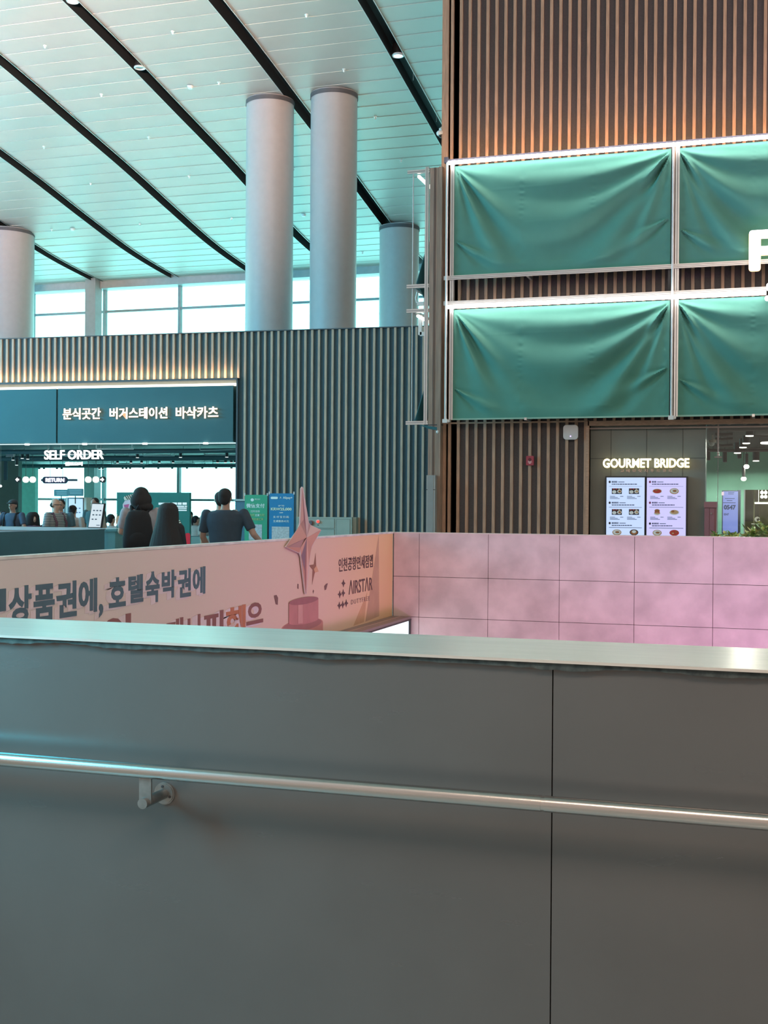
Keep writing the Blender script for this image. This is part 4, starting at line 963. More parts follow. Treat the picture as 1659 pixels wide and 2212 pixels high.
def yrow(mb, s, x0, yb, x1, yt, Y, depth, bold=0.0, spacing=1.0, mi=0):
    erow(mb, s, x0, yb, x1, yt, depth, 0, bold, spacing, Y, mi)
t = thing('order_sign', 'glowing white SELF ORDER letters hanging behind the fascia', 'sign', tuple(onY(160, 993, 26)))
k = MB(); yrow(k, 'SELF ORDER', 96, 992.5, 223.5, 973, 26, .03, .008); k.build('lit_letters', glow('sign_hot', (1, .97, .93), 5.0), t)
k = MB(); yrow(k, '셀프오더', 140, 1006, 178, 998, 26, .02, .04); k.build('small_lettering', MATS['sign_hot'], t)
a = onY(95, 982, 26.03); c = onY(225, 982, 26.03); k = MB(); k.box(a.x, c.x, 26.03, 26.06, a.z-.012, a.z+.012)
for x in (a.x+.1, c.x-.1): k.cyl((x, 26.05, a.z), (x, 26.05, 3.049), .008, n=6)
k.build('hanger', mat('hanger_grey', (.25, .3, .32), .5), t)
YT = 30.0
qa = onY(91, 1037, YT); qb = onY(145, 1037, YT)
t = thing('return_sign', 'dark blue pill shaped RETURN sign hanging before the bright windows', 'sign', tuple(qa))
k = MB(); k.rbox(qa.x, qb.x, YT, YT+.05, qa.z-.10, qa.z+.10, .095, n=6); k.box(onY(88, 1037, YT).x, onY(166, 1037, YT).x, YT+.01, YT+.04, qa.z-.03, qa.z+.03)
for f in (.3, .8): x = qa.x+(qb.x-qa.x)*f; k.cyl((x, YT+.03, qa.z), (x, YT+.03, 3.049), .006, n=6)
k.build('plate', mat('sign_navy', (.07, .10, .20), .5), t)
k = MB(); yrow(k, 'RETURN', 98.5, 1041, 138.5, 1033, YT-.01, .01, .012); k.build('lit_letters', MATS['sign_hot'], t)
def globe(px, kind, label):
    q = onY(px, 1036, YT); r = .088
    t = thing('globe_sign', label, 'sign', tuple(q), 'round sign discs beside the RETURN sign')
    k = MB(); k.cyl((q.x, YT-.02, q.z), (q.x, YT+.05, q.z), r, n=28); k.build('disc', mat('disc_dark', (.05, .07, .08), .5) if kind == 'arrow' else glow('disc_white', (1, .99, .9), 1.4 if px < 100 else 2.0), t)
    k = MB(); k.cyl((q.x, YT+.02, q.z+r*.9), (q.x, YT+.02, 3.049), .007, n=6); k.build('rod', M_BLACK, t)
    if kind == 'arrow':
        s_ = -1 if px < 100 else 1; k = MB()
        k.poly([(q.x+s_*.06, YT-.03, q.z), (q.x-s_*.0, YT-.03, q.z+.055), (q.x-s_*.0, YT-.03, q.z-.055)], (0, .01, 0)); k.box(q.x-s_*.05, q.x, YT-.03, YT-.02, q.z-.022, q.z+.022); k.build('arrow', MATS['sign_hot'], t)
globe(38.5, 'arrow', 'dark disc with a white arrow pointing left'); globe(55, 'w', 'white round disc next to the left arrow disc'); globe(70, 'w', 'white round disc second from the left arrow disc')
globe(190, 'w', 'white round disc second from the right arrow disc'); globe(206.5, 'w', 'white round disc next to the right arrow disc'); globe(221.5, 'arrow', 'dark disc with a white arrow pointing right')
q = onY(1.5, 1050, 27); t = thing('bulb_pendant', 'small bulb pendant at the left picture edge', 'lamp', tuple(q))
k = MB(); k.ell(q, .03, .03, .03); k.build('bulb', MATS['sign_hot'], t); k = MB(); k.cyl((q.x, q.y, q.z+.02), (q.x, q.y, 3.049), .004, n=6); k.build('cord', M_WHITE, t)
q = onY(11.5, 1037, 33); k = MB(); k.box(q.x-.06, q.x+.06, 33, 33.05, q.z, 3.049); tag(k.build('hanging_banner', mat('navy_strip', (.03, .10, .14), .6)), 'narrow dark hanging strip before the green wall', 'banner')

# self order kiosks, boards
YK = 23.2
def kiosk():
    a = onY(141, 1140, YK); c = onY(186, 1074.5, YK)
    t = thing('order_kiosk', 'beige self order kiosk with a pale blue screen', 'kiosk', ((a.x+c.x)/2, YK, 0))
    k = MB(); k.box(a.x, c.x, YK+.012, YK+.25, 0, c.z); k.build('housing', mat('kiosk_beige', (.52, .53, .47), .5), t)
    a1 = onY(146, 1140, YK); c1 = onY(180, 1076, YK)
    k = MB(); k.box(a1.x, c1.x, YK, YK+.012, .9, c1.z); k.build('bezel', mat('bezel_teal', (.03, .08, .12), .5), t)
    k = MB(); a2 = onY(148, 1140, YK-.01); c2 = onY(178.5, 1077.5, YK-.01); k.box(a2.x, c2.x, YK-.006, YK, .95, c2.z); k.build('display', glow('kiosk_blue', (.50, .74, .92), .95), t)
    k = MB()
    for px, py in ((172, 1098), (165, 1098), (172, 1107), (166, 1107)): disc(k, px, py, 2.2, 1.3, YK-.008)
    k.build('menu_icon', mat('icon_blue', (.15, .2, .32), .6), t)
kiosk()
a = onY(112, 1140, 25); c = onY(141, 1076, 25)
t = thing('order_kiosk', 'grey kiosk back seen left of the beige kiosk', 'kiosk', ((a.x+c.x)/2, 25, 0)); k = MB(); k.box(a.x, c.x, 25, 25.2, 0, c.z); k.build('housing', mat('kiosk_grey', (.33, .42, .42), .5), t)
k = MB(); a1 = onY(131, 1095, 25); c1 = onY(138, 1077, 25); k.box(a1.x-.05, c1.x, 24.99, 25, a1.z, c1.z); k.build('dark_panel', mat('dk_panel', (.05, .12, .15), .5), t)
k = MB(); a1 = onY(130, 1119, 25); c1 = onY(139, 1096, 25); k.box(a1.x, c1.x, 24.985, 24.995, a1.z, c1.z); k.build('notice', mat('notice_pale', (.62, .68, .75), .5), t)
for x0, x1, y0, y1, lb in ((116.5, 147, 1057.5, 1072, 'dark green notice plate above the kiosks, left one'), (145, 179, 1055.5, 1071.5, 'dark green notice plate above the kiosks, right one')):
    Yp = 23.0 if x0 > 120 else 23.4
    a = onY(x0, y1, Yp); c = onY(x1, y0, Yp); t = thing('notice_plate', lb, 'sign', ((a.x+c.x)/2, Yp, a.z)); k = MB(); k.rbox(a.x, c.x, Yp, Yp+.03, a.z, c.z, .02); k.build('plate', mat('plate_green', (.07, .16, .17), .5), t)
    k = MB()
    for yy in (4, 7.5, 10.5): bar(k, x0+4+yy*.2, x1-3, y0+yy-.5, y0+yy+.4, Yp-.003)
    k.build('text_lines', mat('text_sage', (.30, .42, .42), .5), t)
    k = MB(); k.cyl(((a.x+c.x)/2, Yp+.015, 1.55), ((a.x+c.x)/2, Yp+.015, a.z), .012); k.build('post', M_BLACK, t)

# low glass balustrade and counter
A = onZ(-40, 1150.5, 1.2); Bq = onZ(313, 1140.7, 1.2); A2 = A+(A-Bq)*1.2
dirb = (Bq-A2); dirb.z = 0; dirb.normalize(); nb = Vector((dirb.y, -dirb.x, 0))
t = thing('glass_balustrade', 'low dark teal glass balustrade in front of the kiosks', 'balustrade', (Bq.x-1, Bq.y-.2, 0))
Bm = onZ(226, 1143, 1.2)
def obox(mb, P, Q, th, z0, z1, mi=0):
    n_ = nb*th; mb.poly([Vector((P.x, P.y, z0)), Vector((Q.x, Q.y, z0)), Vector((Q.x, Q.y, z1)), Vector((P.x, P.y, z1))], -n_, mi)
k = MB(); obox(k, A2, Bm, .03, 0.0, 1.2); k.build('opaque_panel', mat('panel_teal', (.045, .13, .165), .3, var=.05), t)
k = MB(); obox(k, Bm, Bq, .014, .03, 1.2); k.build('clear_pane', glass('balustrade_glass', (.55, .80, .82), .06), t)
k = MB(); obox(k, Bm-dirb*.12, Bm+dirb*.02, .034, 1.185, 1.205); k.build('clip', M_ALU, t)
YK2 = 17.6
zt_ = onY(100, 1139.5, YK2).z; c = onY(252, 1141, YK2)
t = thing('service_counter', 'pale grey counter top behind the teal balustrade', 'counter', (c.x-3, YK2+.3, 0))
k = MB(); k.box(c.x-9, c.x, YK2, YK2+.42, zt_-.05, zt_); k.build('counter_top', mat('counter_pale', (.42, .46, .48), .4), t)
k = MB(); k.box(c.x-8.95, c.x-.05, YK2+.04, YK2+.38, 0, zt_-.05); k.build('base', mat('counter_base', (.40, .42, .44), .5), t)
# tilted menu tablet
P = [onY(x, y, YK2+.15) for x, y in ((190, 1140), (217.5, 1140), (225.5, 1087.5), (199, 1086.5))]
for p_ in P[:2]: p_.z = zt_
t = thing('menu_tablet', 'tilted black framed menu tablet standing on the counter', 'screen', tuple((P[0]+P[1])/2))
k = MB(); k.poly(P, (0.012, .03, 0)); k.build('frame', M_BLACK, t)
cen = sum(P, Vector())/4; P2 = [p_+(cen-p_)*.07-Vector((0, .004, 0)) for p_ in P]
k = MB(); k.poly(P2, (0, .002, 0)); k.build('display', glow('tablet_white', (.82, .93, 1.0), .75), t)
k = MB()
for r_ in range(3):
    for c_ in range(3 if r_ < 2 else 2):
        f1 = .25+.28*c_; f2 = .72-.19*r_; q = (P2[0]*(1-f1)+P2[1]*f1)*(1-f2)+(P2[3]*(1-f1)+P2[2]*f1)*f2
        k.ell(q-Vector((0, .002, 0)), .021, .002, .011, 12, 6)
q = P2[0]*.18+P2[1]*.74+P2[3]*.02+P2[2]*.06; k.box(q.x-.035, q.x+.03, q.y-.002, q.y, q.z-.004, q.z+.008)
k.build('menu_icon', mat('icon_slate', (.10, .10, .13), .6), t)
k = MB(); k.poly([P[0]+Vector((.05, .04, 0)), P[1]+Vector((-.02, .18, 0)), P[2]+Vector((-.05, .05, -.1)), P[3]+Vector((.02, .04, -.1))], (0, .02, 0)); k.build('stand', mat('stand_beige', (.4, .43, .38), .5), t)

# green advertising board with drinks
YG = 19.4
a = onY(251.5, 1185, YG); c = onY(410, 1064, YG)
t = thing('green_poster_board', 'dark green poster board with a striped drink and fries', 'poster', ((a.x+c.x)/2, YG, 0))
k = MB(); k.box(a.x, c.x, YG, YG+.06, 0.0, c.z); k.build('board', mat('poster_green', (.012, .17, .145), .5, var=.08), t)
def gp(mb, pts, mi=0, d=.004): mb.poly([onY(240+x/5.53, 1030+y/5.53, YG-d) for x, y in pts], (0, .001, 0), mi)
k = MB()
gp(k, ((150, 250), (160, 235), (255, 205), (265, 220), (240, 275), (160, 280)), 0)
for q in range(4): gp(k, ((165+q*24, 232-q*7), (177+q*24, 229-q*7), (205+q*22, 272), (193+q*22, 274)), 1, .006)
gp(k, ((165, 285), (230, 275), (248, 330), (240, 420), (165, 440), (142, 400), (138, 330)), 2, .007)
gp(k, ((152, 335), (215, 325), (205, 365), (160, 372)), 3, .009); gp(k, ((160, 375), (207, 368), (200, 415), (165, 420)), 4, .009)
k.build('drink_picture', [mat('cap_cream', (.75, .70, .58), .5), mat('cap_brown', (.10, .05, .03), .5), mat('cup_pale', (.72, .60, .66), .5), mat('drink_pink', (.60, .10, .25), .5), mat('drink_red', (.62, .09, .06), .5)], t)
k = MB(); r_ = random.Random(2)
for i in range(13):
    x = 60+i*7; y = 470+r_.uniform(-20, 15); gp(k, ((x, y), (x+9, y-8), (x+6+r_.uniform(-8, 8), 560+i), (x-4, 565)), i % 3, .010+.001*(i % 3))
gp(k, ((50, 545), (150, 520), (140, 590), (85, 590)), 2, .014)
k.build('fries_picture', [mat('fry_orange', (.72, .27, .10), .5), mat('fry_light', (.80, .45, .22), .5), mat('fry_pink', (.78, .38, .30), .5)], t)
k = MB(); gp(k, ((475, 570), (560, 555), (560, 572), (492, 585), (505, 655), (490, 655)), 0); gp(k, ((780, 520), (820, 515), (850, 590), (835, 595), (800, 570)), 0); gp(k, ((790, 533), (828, 528), (832, 538), (797, 545)), 1, .006); gp(k, ((800, 556), (838, 550), (842, 560), (805, 566)), 1, .006)
k.build('straw_picture', [mat('straw_cream', (.75, .72, .55), .5), MATS['cap_brown']], t)
k = MB(); gp(k, ((460, 672), (500, 660), (500, 715), (480, 735), (462, 720)), 1); gp(k, ((855, 680), (885, 670), (890, 800), (860, 800)), 1, .005); gp(k, ((880, 690), (900, 672), (935, 672), (945, 690), (945, 810), (875, 810)), 0, .006)
k.build('red_cup_picture', [mat('cup_red', (.75, .01, .03), .5), mat('cup_pink', (.75, .25, .28), .5)], t)
k = MB()
xx = 342.5
for w_ in (2.6, 2.5, 2.7, 2.4, 2.6, 2.5, 2.6, 2.4, 2.6): bar(k, xx, xx+w_, 1085.8, 1090.4, YG-.004); xx += w_+.25
for x0, x1, y0, y1 in ((369.5, 372, 1086, 1090), (372.6, 382.5, 1085.5, 1090.5), (384, 392.5, 1085.5, 1090.5), (394.3, 403.5, 1085.5, 1090.5), (374, 380, 1092.5, 1095), (381, 398, 1092.5, 1095), (399, 404, 1092.5, 1095), (376.5, 403.5, 1096.5, 1098.6), (378, 403.5, 1100.8, 1103.4)):
    bar(k, x0, x1, y0, y1, YG-.004)
k.build('white_text', mat('text_white', (.85, .9, .9), .5, emit=(1, 1, 1), estr=.25), t)

# payment banners
def xbanner(x0, x1, y0, Yb, label, colr, mname):
    a = onY(x0, 1185, Yb); c = onY(x1, y0, Yb)
    t = thing('standing_banner', label, 'banner', ((a.x+c.x)/2, Yb, 0), 'payment banners in front of the slatted wall')
    k = MB(); k.box(a.x, c.x, Yb, Yb+.004, .25, c.z); k.build('sheet', mat(mname, colr, .5, var=.05), t)
    k = MB(); mx = (a.x+c.x)/2
    for sx_, xe in ((-1, a.x), (1, c.x)):
        k.tube([(mx, Yb+.1, .9), (xe, Yb+.012, c.z+.03)], .008, 6); k.tube([(mx, Yb+.1, .9), (xe, Yb+.0, .02)], .008, 6); k.box(xe-.012, xe+.012, Yb-.004, Yb+.015, c.z-.02, c.z+.035)
    k.build('stand', M_WHITE, t)
    return t
YB1 = 21.8
t = xbanner(528, 577.5, 1069, YB1, 'green payment banner with white Chinese characters', (.045, .36, .20), 'banner_green')
MW = mat('print_white', (.78, .85, .82), .5); MY = mat('print_yellow', (.42, .55, .24), .5)
k = MB(); yrow(k, '微信支付', 532, 1097, 571.5, 1087.5, YB1-.004, .002, .02); yrow(k, '扫码领券', 541.5, 1107, 561.5, 1102, YB1-.004, .002, .0); yrow(k, '立减', 551, 1115.5, 560.5, 1110, YB1-.004, .002, .015); yrow(k, '满', 532, 1115.5, 536, 1110, YB1-.004, .002, .015)
disc(k, 545, 1079.8, 3.6, 3.3, YB1-.004); yrow(k, '微信支付', 550, 1080, 562, 1076.8, YB1-.004, .002); k.build('white_print', MW, t)
k = MB(); yrow(k, '50元', 537, 1115.5, 550, 1110, YB1-.004, .002, .01); yrow(k, '5元', 561.5, 1115.5, 571.5, 1110, YB1-.004, .002, .01); yrow(k, '更可享优惠汇率', 533, 1124, 569, 1119, YB1-.004, .002, .01); k.build('yellow_print', MY, t)
k = MB(); bar(k, 537.5, 566, 1133, 1166, YB1-.003); k.build('pale_square', mat('pale_sq', (.50, .52, .53), .6, var=.2, scale=25), t)
YB2 = 21.5
t = xbanner(581, 635, 1066, YB2, 'blue payment banner headed KRW25,000', (.012, .20, .42), 'banner_blue')
k = MB(); 
a = onY(585, 1078, YB2); c = onY(600.5, 1073, YB2); k.rbox(a.x, c.x, YB2-.006, YB2-.003, a.z, c.z, .02)
yrow(k, 'Alipay+', 611, 1079, 631.5, 1072.5, YB2-.004, .002, .02); yrow(k, 'Λ', 604, 1077, 608, 1073, YB2-.004, .002, .02)
yrow(k, 'UP TO', 601, 1094, 614, 1091, YB2-.004, .002, .02); yrow(k, 'OFF', 603.5, 1109, 611.5, 1106, YB2-.004, .002, .01); yrow(k, '支付宝扫码', 590, 1119, 624, 1114, YB2-.004, .002, .01, 1.4); yrow(k, '立减最高45元', 590, 1128, 624, 1123, YB2-.004, .002, .01)
k.build('white_print', MW, t)
k = MB(); yrow(k, 'KRW25,000', 585, 1103.5, 630, 1096.5, YB2-.005, .002, .03); k.build('cream_print', mat('print_cream', (.72, .80, .62), .5), t)
k = MB(); bar(k, 587, 625, 1138, 1170, YB2-.003); k.build('pale_square', MATS['pale_sq'], t)

# hose cabinet on the left wall
def Lp(x, y, w=.3): return onL(x, y, w)
uc0, uc1 = uL(640, 1130, .3), uL(760, 1130, .3); zc0 = Lp(700, 1117, .3).z
t = thing('hose_cabinet', 'pale grey green fire hose cabinet on the slatted wall behind the star', 'cabinet', tuple(TLs((uc0+uc1)/2, .15, 0)))
M_HC = mat('cabinet_sage', (.40, .43, .36), .45)
k = MB(TL); k.box(uc0, uc1, .05, .30, 0, zc0); k.box(uc1, uc1+.07, .05, .22, 0, zc0-.0); k.build('body', M_HC, t)
def lu(x): return uL(x, 1130, .305)
def lz(y): return onL(700, y, .305).z
for x0, x1, y0, y1, nm in ((645, 722, 1121, 1140.5, 'panel'), (645, 722, 1144, 1190, 'door'), (727, 755.5, 1122, 1190, 'door')):
    k = MB(TL); u0, u1 = lu(x0), lu(x1); z0, z1_ = max(lz(y1), .1), lz(y0)
    k.box(u0, u1, .300, .306, z0, z1_); d_ = k.build(nm, M_HC, t)
    k2 = MB(TL); e = .006
    for A_, B_, C_, D_ in ((u0-e, u1+e, z1_, z1_+e), (u0-e, u1+e, z0-e, z0), (u0-e, u0, z0, z1_), (u1, u1+e, z0, z1_)): k2.box(A_, B_, .3, .3075, C_, D_)
    k2.build('seam', mat('seam_grey', (.17, .18, .16), .6), d_)
k = MB(TL); q0 = uL(672, 1130, .31); z0 = lz(1129.5)
k.T = TL
cv = [(q0, .30, z0), (q0, .34, z0)]
k2 = MB(); k2.cyl(TLs(q0, .30, z0), TLs(q0, .335, z0), .055, n=24); k2.build('alarm_bell', mat('bell_red', (.45, .22, .22), .3, metal=.4), t)
k2 = MB(); k2.cyl(TLs(q0, .335, z0), TLs(q0, .35, z0), .038, n=24); k2.build('bell_cap', mat('bell_grey', (.16, .12, .13), .4), t)
q1 = uL(687, 1127, .31); z1_ = lz(1126.5)
k2 = MB(); k2.cyl(TLs(q1, .30, z1_), TLs(q1, .32, z1_), .042, n=20); k2.build('lamp_base', mat('lamp_pink', (.8, .6, .58), .4), t)
k2 = MB(); k2.ell(TLs(q1+.003, .335, z1_-.003), .03, .03, .03, 14, 10); k2.build('red_lamp', glow('red_glow', (.9, .08, .05), 1.2), t)
k2 = MB(); k2.cyl(TLs(q1, .30, z1_-.075), TLs(q1, .315, z1_-.075), .01, n=10); k2.build('phone_jack', M_BLACK, t)
# pale box beside the opening
a = onY(508, 1082, 23.2); c = onY(527, 1077, 23.2)
k = MB(); k.box(a.x, c.x+.03, 23.2, 23.6, 0, onY(515, 1078, 23.2).z-.04); k.box(a.x-.02, c.x+.04, 23.17, 23.6, onY(515, 1078, 23.2).z-.04, onY(515, 1078, 23.2).z, 1)
tag(k.build('bin_cabinet', [mat('cab_blue', (.07, .16, .21), .5), mat('cab_top', (.38, .45, .43), .5)]), 'dark blue cabinet with pale top beside the food hall opening', 'cabinet')

# chairs
def chair(px, py, Y):
    q = onY(px, py, Y); z = q.z
    t = thing('dining_chair', 'grey food hall chair with rounded back showing above the banner, ' + ('left' if px < 440 else 'right') + ' one', 'chair', (q.x, Y, 0), 'food hall chairs')
    k = MB(); k.rbox(q.x-.22, q.x+.22, Y-.01, Y+.015, z-.35, z, .12, n=6); k.build('backrest', mat('chair_mesh', (.20, .30, .27), .7), t)
    k = MB(); k.box(q.x-.22, q.x+.22, Y, Y+.42, z-.42, z-.38); k.build('seat', MATS['chair_mesh'], t)
    k = MB(); k.tube([(q.x-.20, Y, z-.35), (q.x-.22, Y, z-.1), (q.x-.14, Y, z), (q.x+.14, Y, z), (q.x+.22, Y, z-.1), (q.x+.20, Y, z-.35)], .012, 6); k.build('back_frame', mat('chair_dark', (.04, .09, .10), .5), t)
    for sx_ in (-.19, .19):
        for sy2 in (.02, .4):
            k = MB(); k.cyl((q.x+sx_, Y+sy2, 0), (q.x+sx_, Y+sy2, z-.40), .014, n=8); k.build('leg', MATS['chair_dark'], t)
chair(419, 1159, 21.5); chair(444, 1158, 22.2)

# ================================================================== CEILING FITTINGS
def ceil_pt(px, py):
    r = ray(px, py); y = 10.0
    while y < 43 and EYE.z+r.z*(y/r.y) < zc(y): y += 0.02
    return EYE+r*(y/r.y)
pr = None
for px, py in ((97, 98), (373, 67), (662, 31), (743, 149), (473, 177), (219, 203), (95, 316), (321, 295), (811, 252), (866, 345), (196, 395), (409, 380), (634, 363), (111, 495), (302, 483), (500, 471), (783, 544)):
    q = ceil_pt(px, py)
    if pr is None:
        pr = thing('sprinkler_head', 'tiny white sprinkler head on the curved ceiling', 'sprinkler', tuple(q), 'sprinkler heads on the curved ceiling')
        k = MB(); k.cyl(q+Vector((0, 0, -.02)), q+Vector((0, 0, .06)), .045, n=10); k.ell(q+Vector((0, 0, -.05)), .03, .03, .035, 8, 6); k.build('nozzle', mat('sprinkler_white', (.9, .9, .88), .3), pr)
    else: c = copy_tree(pr); c.location = q
for px, py, lb in ((411, 186, 'round smoke detector on the ceiling left of the columns'), (157, 494, 'round smoke detector on the ceiling low at the left'), (656, 463, 'round smoke detector on the ceiling between the two columns')):
    q = ceil_pt(px, py); t = thing('smoke_detector', lb, 'detector', tuple(q))
    k = MB(); k.cyl(q+Vector((0, 0, .0)), q+Vector((0, 0, .08)), .10, n=16); k.build('base', mat('detector_grey', (.35, .36, .36), .5), t)
    k = MB(); k.cyl(q+Vector((0, 0, -.07)), q+Vector((0, 0, .0)), .055, .085, n=16); k.build('head', mat('sprinkler_white', (.9, .9, .88), .3), t)
def downlight(px, py, X, lit, label):
    q = onX(px, py, X); zz = zc(q.y)
    t = thing('downlight', label, 'lamp', (q.x, q.y, zz))
    k = MB(); k.tube([(q.x+.13*math.cos(i*PI/12), q.y+.13*math.sin(i*PI/12), zz+.02) for i in range(25)], .025, 6); k.build('trim_ring', mat('ring_pale', (.75, .78, .78), .3), t, smooth=True)
    k = MB(); k.cyl((q.x, q.y, zz+.03), (q.x, q.y, zz+.05), .105, n=20); k.build('lens', glow('downlight_lens', (1, .92, 1), 6) if lit else mat('lens_dim', (.35, .42, .44), .3), t)
    k = MB(); k.cyl((q.x, q.y, zz+.05), (q.x, q.y, zz+.29), .14, n=16); k.build('housing', M_BLACK, t)
downlight(157, 11, -15.5, True, 'lit round downlight in the dark ceiling channel at top left')
downlight(302, 150, -15.5, False, 'unlit round downlight lower in the same left ceiling channel')
downlight(860, 88, -8.8, True, 'lit round downlight in the dark channel near the wooden wall')
# hanger wires in the nearest channel
for px, py in ((893, 140), (943, 232)):
    q = onX(px, py, -8.75); k = MB(); k.cyl((q.x, q.y, zc(q.y)+.0), (q.x, q.y, zc(q.y)+.29), .008, n=6)
    tag(k.build('hanger_wire', mat('wire_pale', (.5, .6, .6), .4)), 'pale hanger wire inside the dark channel by the wooden wall', 'wire', 'hanger wires in the ceiling channel')
#PEOPLE
# ================================================================== PEOPLE
M_SKIN = mat('skin', (.50, .31, .23), .55); M_SKIND = mat('skin_dark_tan', (.36, .22, .17), .55); M_HAIR = mat('hair_black', (.014, .013, .015), .8, bump=.5, bscale=45, stretch=(3, 3, .35))  # second skin tone is darker, used with dark tops
def person(px, ytop, Y, face=0.0, top=(.02, .02, .03), bottom=(.04, .05, .07), hair='short', label='', ht=None, sit=False, sleeve='short', wide=1.0, group=None,
           lean=0.0, arms=None, name_top='shirt', stripes=False, tilt=0.0, vox=.014, fingers=False, beard=False):
    """face: heading in degrees, 0 looks away from the camera along +Y; +90 looks to -X"""
    q = onY(px, ytop, Y); zt = q.z; Hh = ht or zt
    hs = Hh/1.72                                    # body scale
    base = zt-Hh if sit else 0.0
    ca, sa = math.cos(math.radians(face)), math.sin(math.radians(face))
    def P(x, y, z):                                 # x: person's right, y: forward, z up (in 1.72 m body)
        yy = y+lean*max(0, z-.95)
        return Vector((q.x+(x*ca-yy*sa)*hs, Y+(x*sa+yy*ca)*hs, base+z*hs))
    dz_ = -.42 if sit else 0.0
    off = (zt-base)/hs-1.72                         # fit the head top
    def U(x, y, z): return P(x, y, z+off)           # upper body
    R_ = Matrix.Rotation(math.radians(face), 3, 'Z')
    t = thing('person', label, 'person', (q.x, Y, 0), group)
    hipz = .93+off
    if arms is None: arms = {'l': ((-.20*wide, 0, 1.41), (-.245*wide, -.02, 1.13), (-.235*wide, .06, .87)), 'r': ((.20*wide, 0, 1.41), (.245*wide, -.02, 1.13), (.235*wide, .06, .87))}
    def limb(mb, pts, rs, flat=1.0):
        for i in range(len(pts)-1):
            mb.cyl(pts[i], pts[i+1], rs[i]*hs, rs[i+1]*hs, 12)
        for p_, r_ in zip(pts, rs): mb.ell(p_, r_*hs, r_*hs, r_*hs, 12, 8)
    def torso(mb, ex):
        secs = [(.88, .155, .115), (.98, .165, .115), (1.08, .140*wide, .105), (1.20, .150*wide, .11), (1.32, .170*wide, .115), (1.41, .165*wide, .10), (1.455, .10, .075)]
        n = 20; vs = []; fs = []
        for z, a_, b_ in secs:
            for i in range(n):
                th = 2*PI*i/n; vs.append(U((a_+ex)*math.cos(th), (b_+ex)*math.sin(th), z))
        for j in range(len(secs)-1):
            for i in range(n): fs.append((j*n+i, j*n+(i+1) % n, (j+1)*n+(i+1) % n, (j+1)*n+i))
        fs += [tuple(range(n-1, -1, -1)), tuple(range((len(secs)-1)*n, len(secs)*n))]
        mb.add(vs, fs)
    b = MB(); torso(b, 0)
    b.cyl(U(0, -.005, 1.43), U(0, .012, 1.54), .060*hs, .052*hs, 14)
    # head: skull, face, jaw, nose, ears
    tl = tilt
    b.ell(U(0, -.005, 1.625), .076*hs, .093*hs, .093*hs, 20, 14, 0, R_)
    b.ell(U(0, .028+tl*.02, 1.575-tl*.01), .058*hs, .062*hs, .075*hs, 18, 12, 0, R_)
    b.ell(U(0, .055, 1.525), .030*hs, .026*hs, .022*hs, 12, 8, 0, R_)
    b.cyl(U(0, .085, 1.62), U(0, .107, 1.578), .009*hs, .015*hs, 8); b.ell(U(0, .102, 1.580), .015*hs, .013*hs, .011*hs, 10, 6)
    b.ell(U(0, .088, 1.548), .024*hs, .010*hs, .009*hs, 10, 6, 0, R_)
    for s_ in (-1, 1): b.ell(U(s_*.078, -.005, 1.598), .010*hs, .020*hs, .030*hs, 10, 8, 0, R_)
    for k_ in ('l', 'r'):
        sh, el, wr = [U(*p_) for p_ in arms[k_]]
        limb(b, [sh, el, wr], [.052, .040, .028])
        d = (wr-el).normalized(); side = d.orthogonal().normalized()
        fwd = Vector((-sa, ca, 0)); side = (fwd-d*fwd.dot(d)).normalized() if abs(fwd.dot(d)) < .95 else side
        lat = d.cross(side)
        pc = wr+d*.045*hs
        b.cyl(wr, wr+d*.085*hs, .030*hs, .034*hs, 10); b.ell(pc+d*.02*hs, .036*hs, .036*hs, .04*hs, 10, 8)
        for fi, (o_, ln) in enumerate(((-.028, .062), (-.009, .074), (.010, .070), (.028, .055))):
            f0 = wr+d*.08*hs+side*o_*hs; f1 = f0+(d*ln*.55+lat*.008)*hs; f2 = f1+(d*ln*.45+lat*.022)*hs
            b.cyl(f0, f1, .0095*hs, .009*hs, 8); b.cyl(f1, f2, .009*hs, .0075*hs, 8); b.ell(f1, .009*hs, .009*hs, .009*hs, 8, 6)
        th0 = wr+d*.03*hs+side*.028*hs; b.cyl(th0, th0+(d*.045+side*.035)*hs, .011*hs, .009*hs, 8)
    if sit: legs = [[U(s_*.09, 0, .90), P(s_*.10, .42, .50), P(s_*.10, .40, .09)] for s_ in (-1, 1)]
    else: legs = [[U(s_*.09, 0, .90), P(s_*.10, .01, .49), P(s_*.105, -.02, .09)] for s_ in (-1, 1)]
    for lg in legs:
        limb(b, lg, [.085, .055, .038]); fw = Vector((-sa, ca, 0)); b.ell(lg[2]+fw*.06*hs+Vector((0, 0, -.045*hs)), .045*hs, .045*hs, .04*hs, 12, 8); b.ell(lg[2]+fw*.11*hs+Vector((0, 0, -.055*hs)), .04*hs, .04*hs, .03*hs, 12, 8)
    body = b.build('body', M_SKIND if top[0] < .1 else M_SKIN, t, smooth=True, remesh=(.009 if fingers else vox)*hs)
    # shirt
    key = 'cloth_%02d_%02d_%02d' % tuple(int(c*99) for c in top)
    if stripes:
        m = mat('striped_shirt', top, .8)
        nt_ = m.node_tree; wv = nt_.nodes.new('ShaderNodeTexWave'); wv.bands_direction = 'Z'; wv.inputs['Scale'].default_value = 11; tcx = nt_.nodes.new('ShaderNodeTexCoord')
        rp_ = nt_.nodes.new('ShaderNodeValToRGB'); stops(rp_.color_ramp, [(.45, top), (.55, (.06, .09, .11))]); nt_.links.new(tcx.outputs['Object'], wv.inputs[0]); nt_.links.new(wv.outputs[0], rp_.inputs[0]); nt_.links.new(rp_.outputs[0], nt_.nodes['Principled BSDF'].inputs['Base Color'])
    else: m = mat(key, top, .85, var=.08, scale=12, bump=.15, bscale=25)
